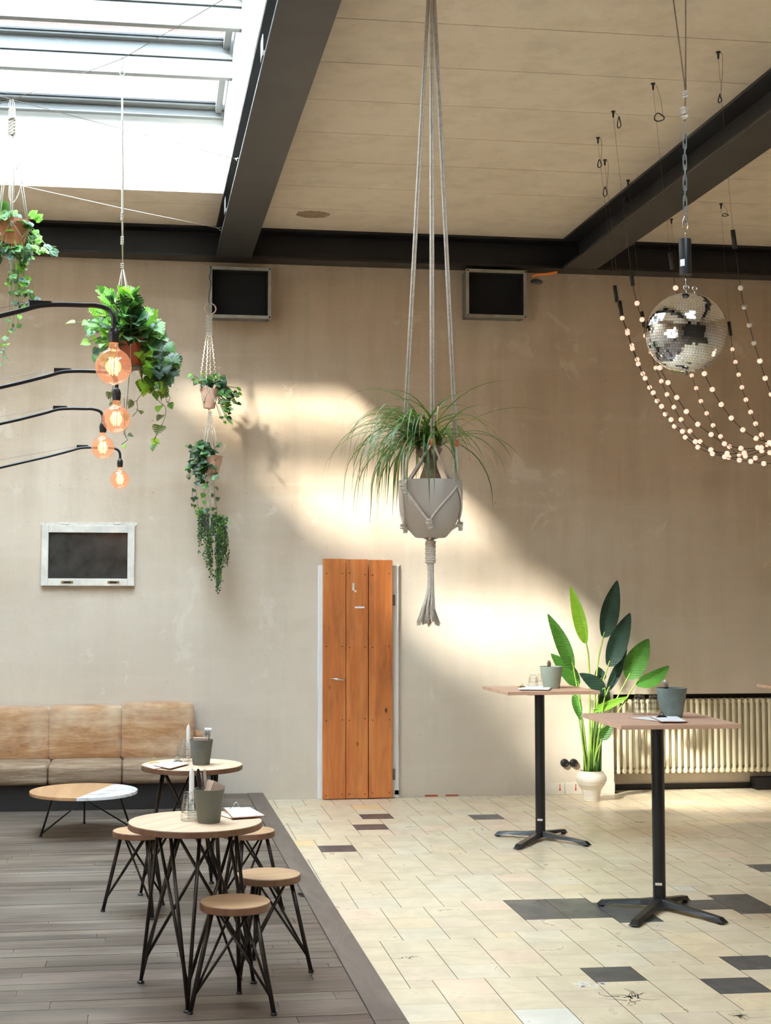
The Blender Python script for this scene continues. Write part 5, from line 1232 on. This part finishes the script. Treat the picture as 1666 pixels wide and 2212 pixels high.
while y < 470:
    p = at(1479.5+(y-268)*.005, y, D); q = at(1479.5+(y+30-268)*.005, y+30, D); L = (p-q).length/2+.004; m_ = (p+q)/2; b = MB(); ax = V((1, 0, 0)) if k % 2 else V((.25, 1, 0)).normalized(); w = .0075; pts = []
    for j in range(16):
        a = 2*pi*j/16; pts.append(m_+ax*(w*cos(a))+V((0, 0, (L-w)*(1 if sin(a) > .01 else -1 if sin(a) < -.01 else 0)+w*sin(a))))
    b.tube(pts, .0024, 6, closed=True); b.build('chain_link', 'grey_metal', r); y += 22.5; k += 1
b = MB(); p, q = at(1481, 466, D), at(1481, 496, D); pts = []
for j in range(20): a = 2*pi*j/20; pts.append((p+q)/2+V((.0115*cos(a)*(1-.35*sin(a)), 0, (p-q).length/2*sin(a)))) 
b.tube(pts, .0024, 6, closed=True); b.tube([q, mt], .0022, 6); b.build('carabiner', 'chrome', r)
r = thing('jute_rope', 'doubled brown rope tied to the chain of the mirror ball', 'rope', (at(1480, 100, D).x, D, ZC))
b = MB(); kA = at(1479, 240, D); kB = at(1482, 205, D); cx_ = kB.x
for s_, ex in ((-1, -.075), (1, .008)): b.tube([V((cx_+ex*1.6, D, ZC)), at(1478+s_*1.5, 160, D) if s_ < 0 else at(1481.5, 160, D), kB], .0033, 6)
b.tube([kB, kA, at(1479.5, 262, D)], .0036, 6); b.build('strands', 'jute', r)
b = MB()
for p in (kB, kA, at(1480, 250, D), at(1477, 236, D)):
    for q in range(4): b.torus(p+V((random.uniform(-.006, .006), 0, random.uniform(-.014, .014))), .0085, .0045, (1, random.uniform(-.5, .5), .3), (0, 1, random.uniform(-.6, .6)), 12, 6)
for q in range(14): b.tube([kA+V((0, 0, random.uniform(-.02, .02))), kA+V((random.uniform(-.03, .03), random.uniform(-.01, .01), random.uniform(-.02, .03)))], .0009, 4)
b.build('knots', 'rope_grey', r)

# ================================================================== strands of glowing beads, ceiling hooks and weights
Z5 = lambda x, y: (1300+x/4.552, 600+y/4.552)
ST = [
 ('A', (1292, 297), (1328, 617, 652), 9.80, [(203, 397), (255, 545), (303, 697), (360, 847), (428, 988), (507, 1130), (590, 1265), (683, 1395), (795, 1511), (922, 1612), (1073, 1693), (1235, 1727), (1403, 1722), (1570, 1670)], 'strand of glowing beads hanging farthest left, upper of the leftmost pair of weights'),
 ('B', (1307, 345), (1339, 650, 685), 10.3, [(253, 522), (298, 665), (350, 803), (405, 943), (472, 1079), (545, 1211), (625, 1341), (716, 1460), (823, 1568), (946, 1666), (1090, 1730), (1210, 1760), (1355, 1793), (1468, 1806), (1595, 1827), (1720, 1820)], 'strand of glowing beads from the lower of the leftmost pair of weights'),
 ('C', (1325, 240), (1363, 585, 617), 9.2, [(348, 251), (398, 411), (455, 560), (510, 730), (573, 885), (652, 1031), (739, 1177), (833, 1315), (946, 1440), (1077, 1541), (1208, 1632), (1370, 1677), (1535, 1670), (1650, 1622)], 'strand of glowing beads passing just left of the mirror ball, from the higher weight'),
 ('D', (1357, 389), (1387, 673, 706), 10.8, [(430, 570), (485, 730), (533, 886), (587, 1017), (643, 1147), (711, 1272), (781, 1394), (869, 1508), (968, 1610), (1075, 1690), (1250, 1765), (1414, 1752), (1575, 1702), (1680, 1640)], 'strand of glowing beads from the weight touching the left edge of the mirror ball'),
 ('E', (1411, 180), (1448, 545, 581), 8.7, [(728, 100), (780, 262), (835, 430), (885, 610), (940, 780), (1010, 943), (1088, 1098), (1176, 1246), (1275, 1379), (1389, 1495), (1519, 1579), (1650, 1622)], 'strand of glowing beads passing behind the mirror ball, bead showing above it'),
 ('F', (1451, 473), (1476, 690, 720), 11.6, [(840, 800), (886, 961), (930, 1086), (976, 1213), (1033, 1333), (1096, 1451), (1170, 1560), (1257, 1661), (1355, 1743), (1513, 1772), (1655, 1720), (1760, 1650)], 'strand of glowing beads emerging under the lowest point of the mirror ball'),
 ('G', (1558, 440), (1575, 695, 725), 11.4, [(1287, 703), (1316, 828), (1348, 953), (1380, 1077), (1419, 1199), (1465, 1320), (1514, 1435), (1572, 1543), (1632, 1640), (1700, 1730)], 'strand of glowing beads just right of the mirror ball'),
 ('H', (1552, 112), (1583, 497, 537), 8.2, [(1368, 101), (1404, 287), (1454, 465), (1499, 642), (1556, 818), (1609, 987), (1670, 1145), (1740, 1290)], 'strand with four unlit white beads at its top, farthest right'),
]
HOOKLAB = {'A': 'third from the top on the left', 'B': 'lowest on the left', 'C': 'second from the top on the left', 'D': 'just above the beam edge', 'E': 'with the largest round coil', 'F': 'just below the beam edge', 'G': 'right of the beam, lower right', 'H': 'highest, near the right edge'}
for key, hk, wt, Y0, pts, lab in ST:
    P3 = []; n = len(pts)
    for i, q in enumerate(pts):
        x, y = Z5(*q); f_ = (i/(n-1))**.8; Yd = Y0*(1-f_)+9.0*f_; P3.append(at(x, y, Yd))
    w0, w1 = at(wt[0], wt[1], Y0), at(wt[0]+(wt[2]-wt[1])*.14, wt[2], Y0)
    r = thing('bead_light_strand', lab, 'string lights', tuple(w1), 'strands of bead lights by the mirror ball')
    b = MB(); b.tube(bez([w1]+P3, 5), .0024, 6); b.build('cable', 'black_metal', r)
    b = MB(); b.tube([w0, w1], .0145, 14); b.build('end_weight', 'black_plastic', r)
    lit, unlit = None, None
    for i, p in enumerate(P3):
        b = MB(); b.ball(p, .0175, 14); off_ = key == 'H' and i < 4
        b.build('bead_bulb', 'white_bulb' if off_ else 'bead_glow', r)
    hp = atz(hk[0], hk[1], ZC)
    hr = thing('ceiling_hook', 'black ceiling hook with a coiled wire, %s' % HOOKLAB[key], 'hook', tuple(hp), 'ceiling hooks of the bead light strands')
    b = MB(); b.lathe([(0, 0), (.014, 0), (.014, -.006), (.007, -.010), (.0055, -.042), (0, -.044)], tuple(hp), 14); b.build('hook_body', 'black_plastic', hr)
    b = MB(); b.tube([hp+V((0, 0, -.04)), w0], .0009, 4); b.build('suspension_wire', 'wire', hr)
    if key != 'F':
        cl = {'A': (1296, 353, 4, 9), 'B': (1308, 414, 4, 11), 'C': (1338, 264, 3.5, 13), 'D': (1357, 432, 9, 9), 'E': (1425, 253, 11.5, 9), 'G': (1568, 464, 7, 3), 'H': (1556, 212, 3, 10)}[key]
        ctr = at(cl[0], cl[1], hp.y-.01); k_ = F/hp.y; b = MB()
        for q in range(3):
            pp = [ctr+V((cl[2]/k_*cos(2*pi*j/24), .01*sin(2*pi*j/24*2)+q*.003, cl[3]/k_*sin(2*pi*j/24))) for j in range(24)]
            b.tube(pp, .0028, 5, closed=True)
        b.tube(bez([hp+V((.004, 0, -.006)), hp+V((.025, 0, -.02)), lerp(hp+V((.03, 0, 0)), ctr+V((cl[2]/k_, 0, 0)), .5), ctr+V((cl[2]/k_*.7, 0, cl[3]/k_*.7))], 6), .0011, 5); b.build('wire_coil', 'black_metal', hr)

# ================================================================== daylight
def area(name, loc, rot_, sx, sy, e, col):
    l = bpy.data.lights.new(name, 'AREA'); l.shape = 'RECTANGLE'; l.size = sx; l.size_y = sy; l.energy = e; l.color = col
    o = bpy.data.objects.new(name, l); C.objects.link(o); o.location = loc; o.rotation_euler = rot_; return o
SUN = V((1.059, .855, -1.0)).normalized()
l = bpy.data.lights.new('sun', 'SUN'); l.energy = 11.0; l.angle = RAD(4.5); l.color = (1.0, .94, .84)
o = bpy.data.objects.new('sun', l); C.objects.link(o); o.rotation_euler = SUN.to_track_quat('-Z', 'Y').to_euler(); o.location = (-6, 0, 12)
area('window_daylight', (XL-.26, (LWY0+LWY1)/2, (LWZ0+LWZ1)/2), (0, -pi/2, 0), LWZ1-LWZ0, LWY1-LWY0, 75, (1, .95, .88))  # added fill light from the left, set in the unseen opening
for i, (x, y, z) in enumerate(BULBS):
    l = bpy.data.lights.new('bulb_light', 'POINT'); l.energy = 2.2; l.color = (1, .42, .16); l.shadow_soft_size = .03
    o = bpy.data.objects.new('bulb_light', l); C.objects.link(o); o.location = (x, y, z)
w = bpy.data.worlds.new('sky'); scene.world = w; w.use_nodes = True; nt = w.node_tree; bg = nt.nodes['Background']
bg.inputs[0].default_value = (.70, .85, 1.0, 1); bg.inputs[1].default_value = 16.0
scene.view_settings.view_transform = 'Standard'; scene.view_settings.look = 'None'; scene.view_settings.gamma = 1; scene.view_settings.exposure = .88
scene.view_settings.use_curve_mapping = False
scene.cycles.max_bounces = 10; scene.cycles.diffuse_bounces = 6; scene.cycles.transparent_max_bounces = 24; scene.cycles.glossy_bounces = 4
scene.cycles.sample_clamp_indirect = 6
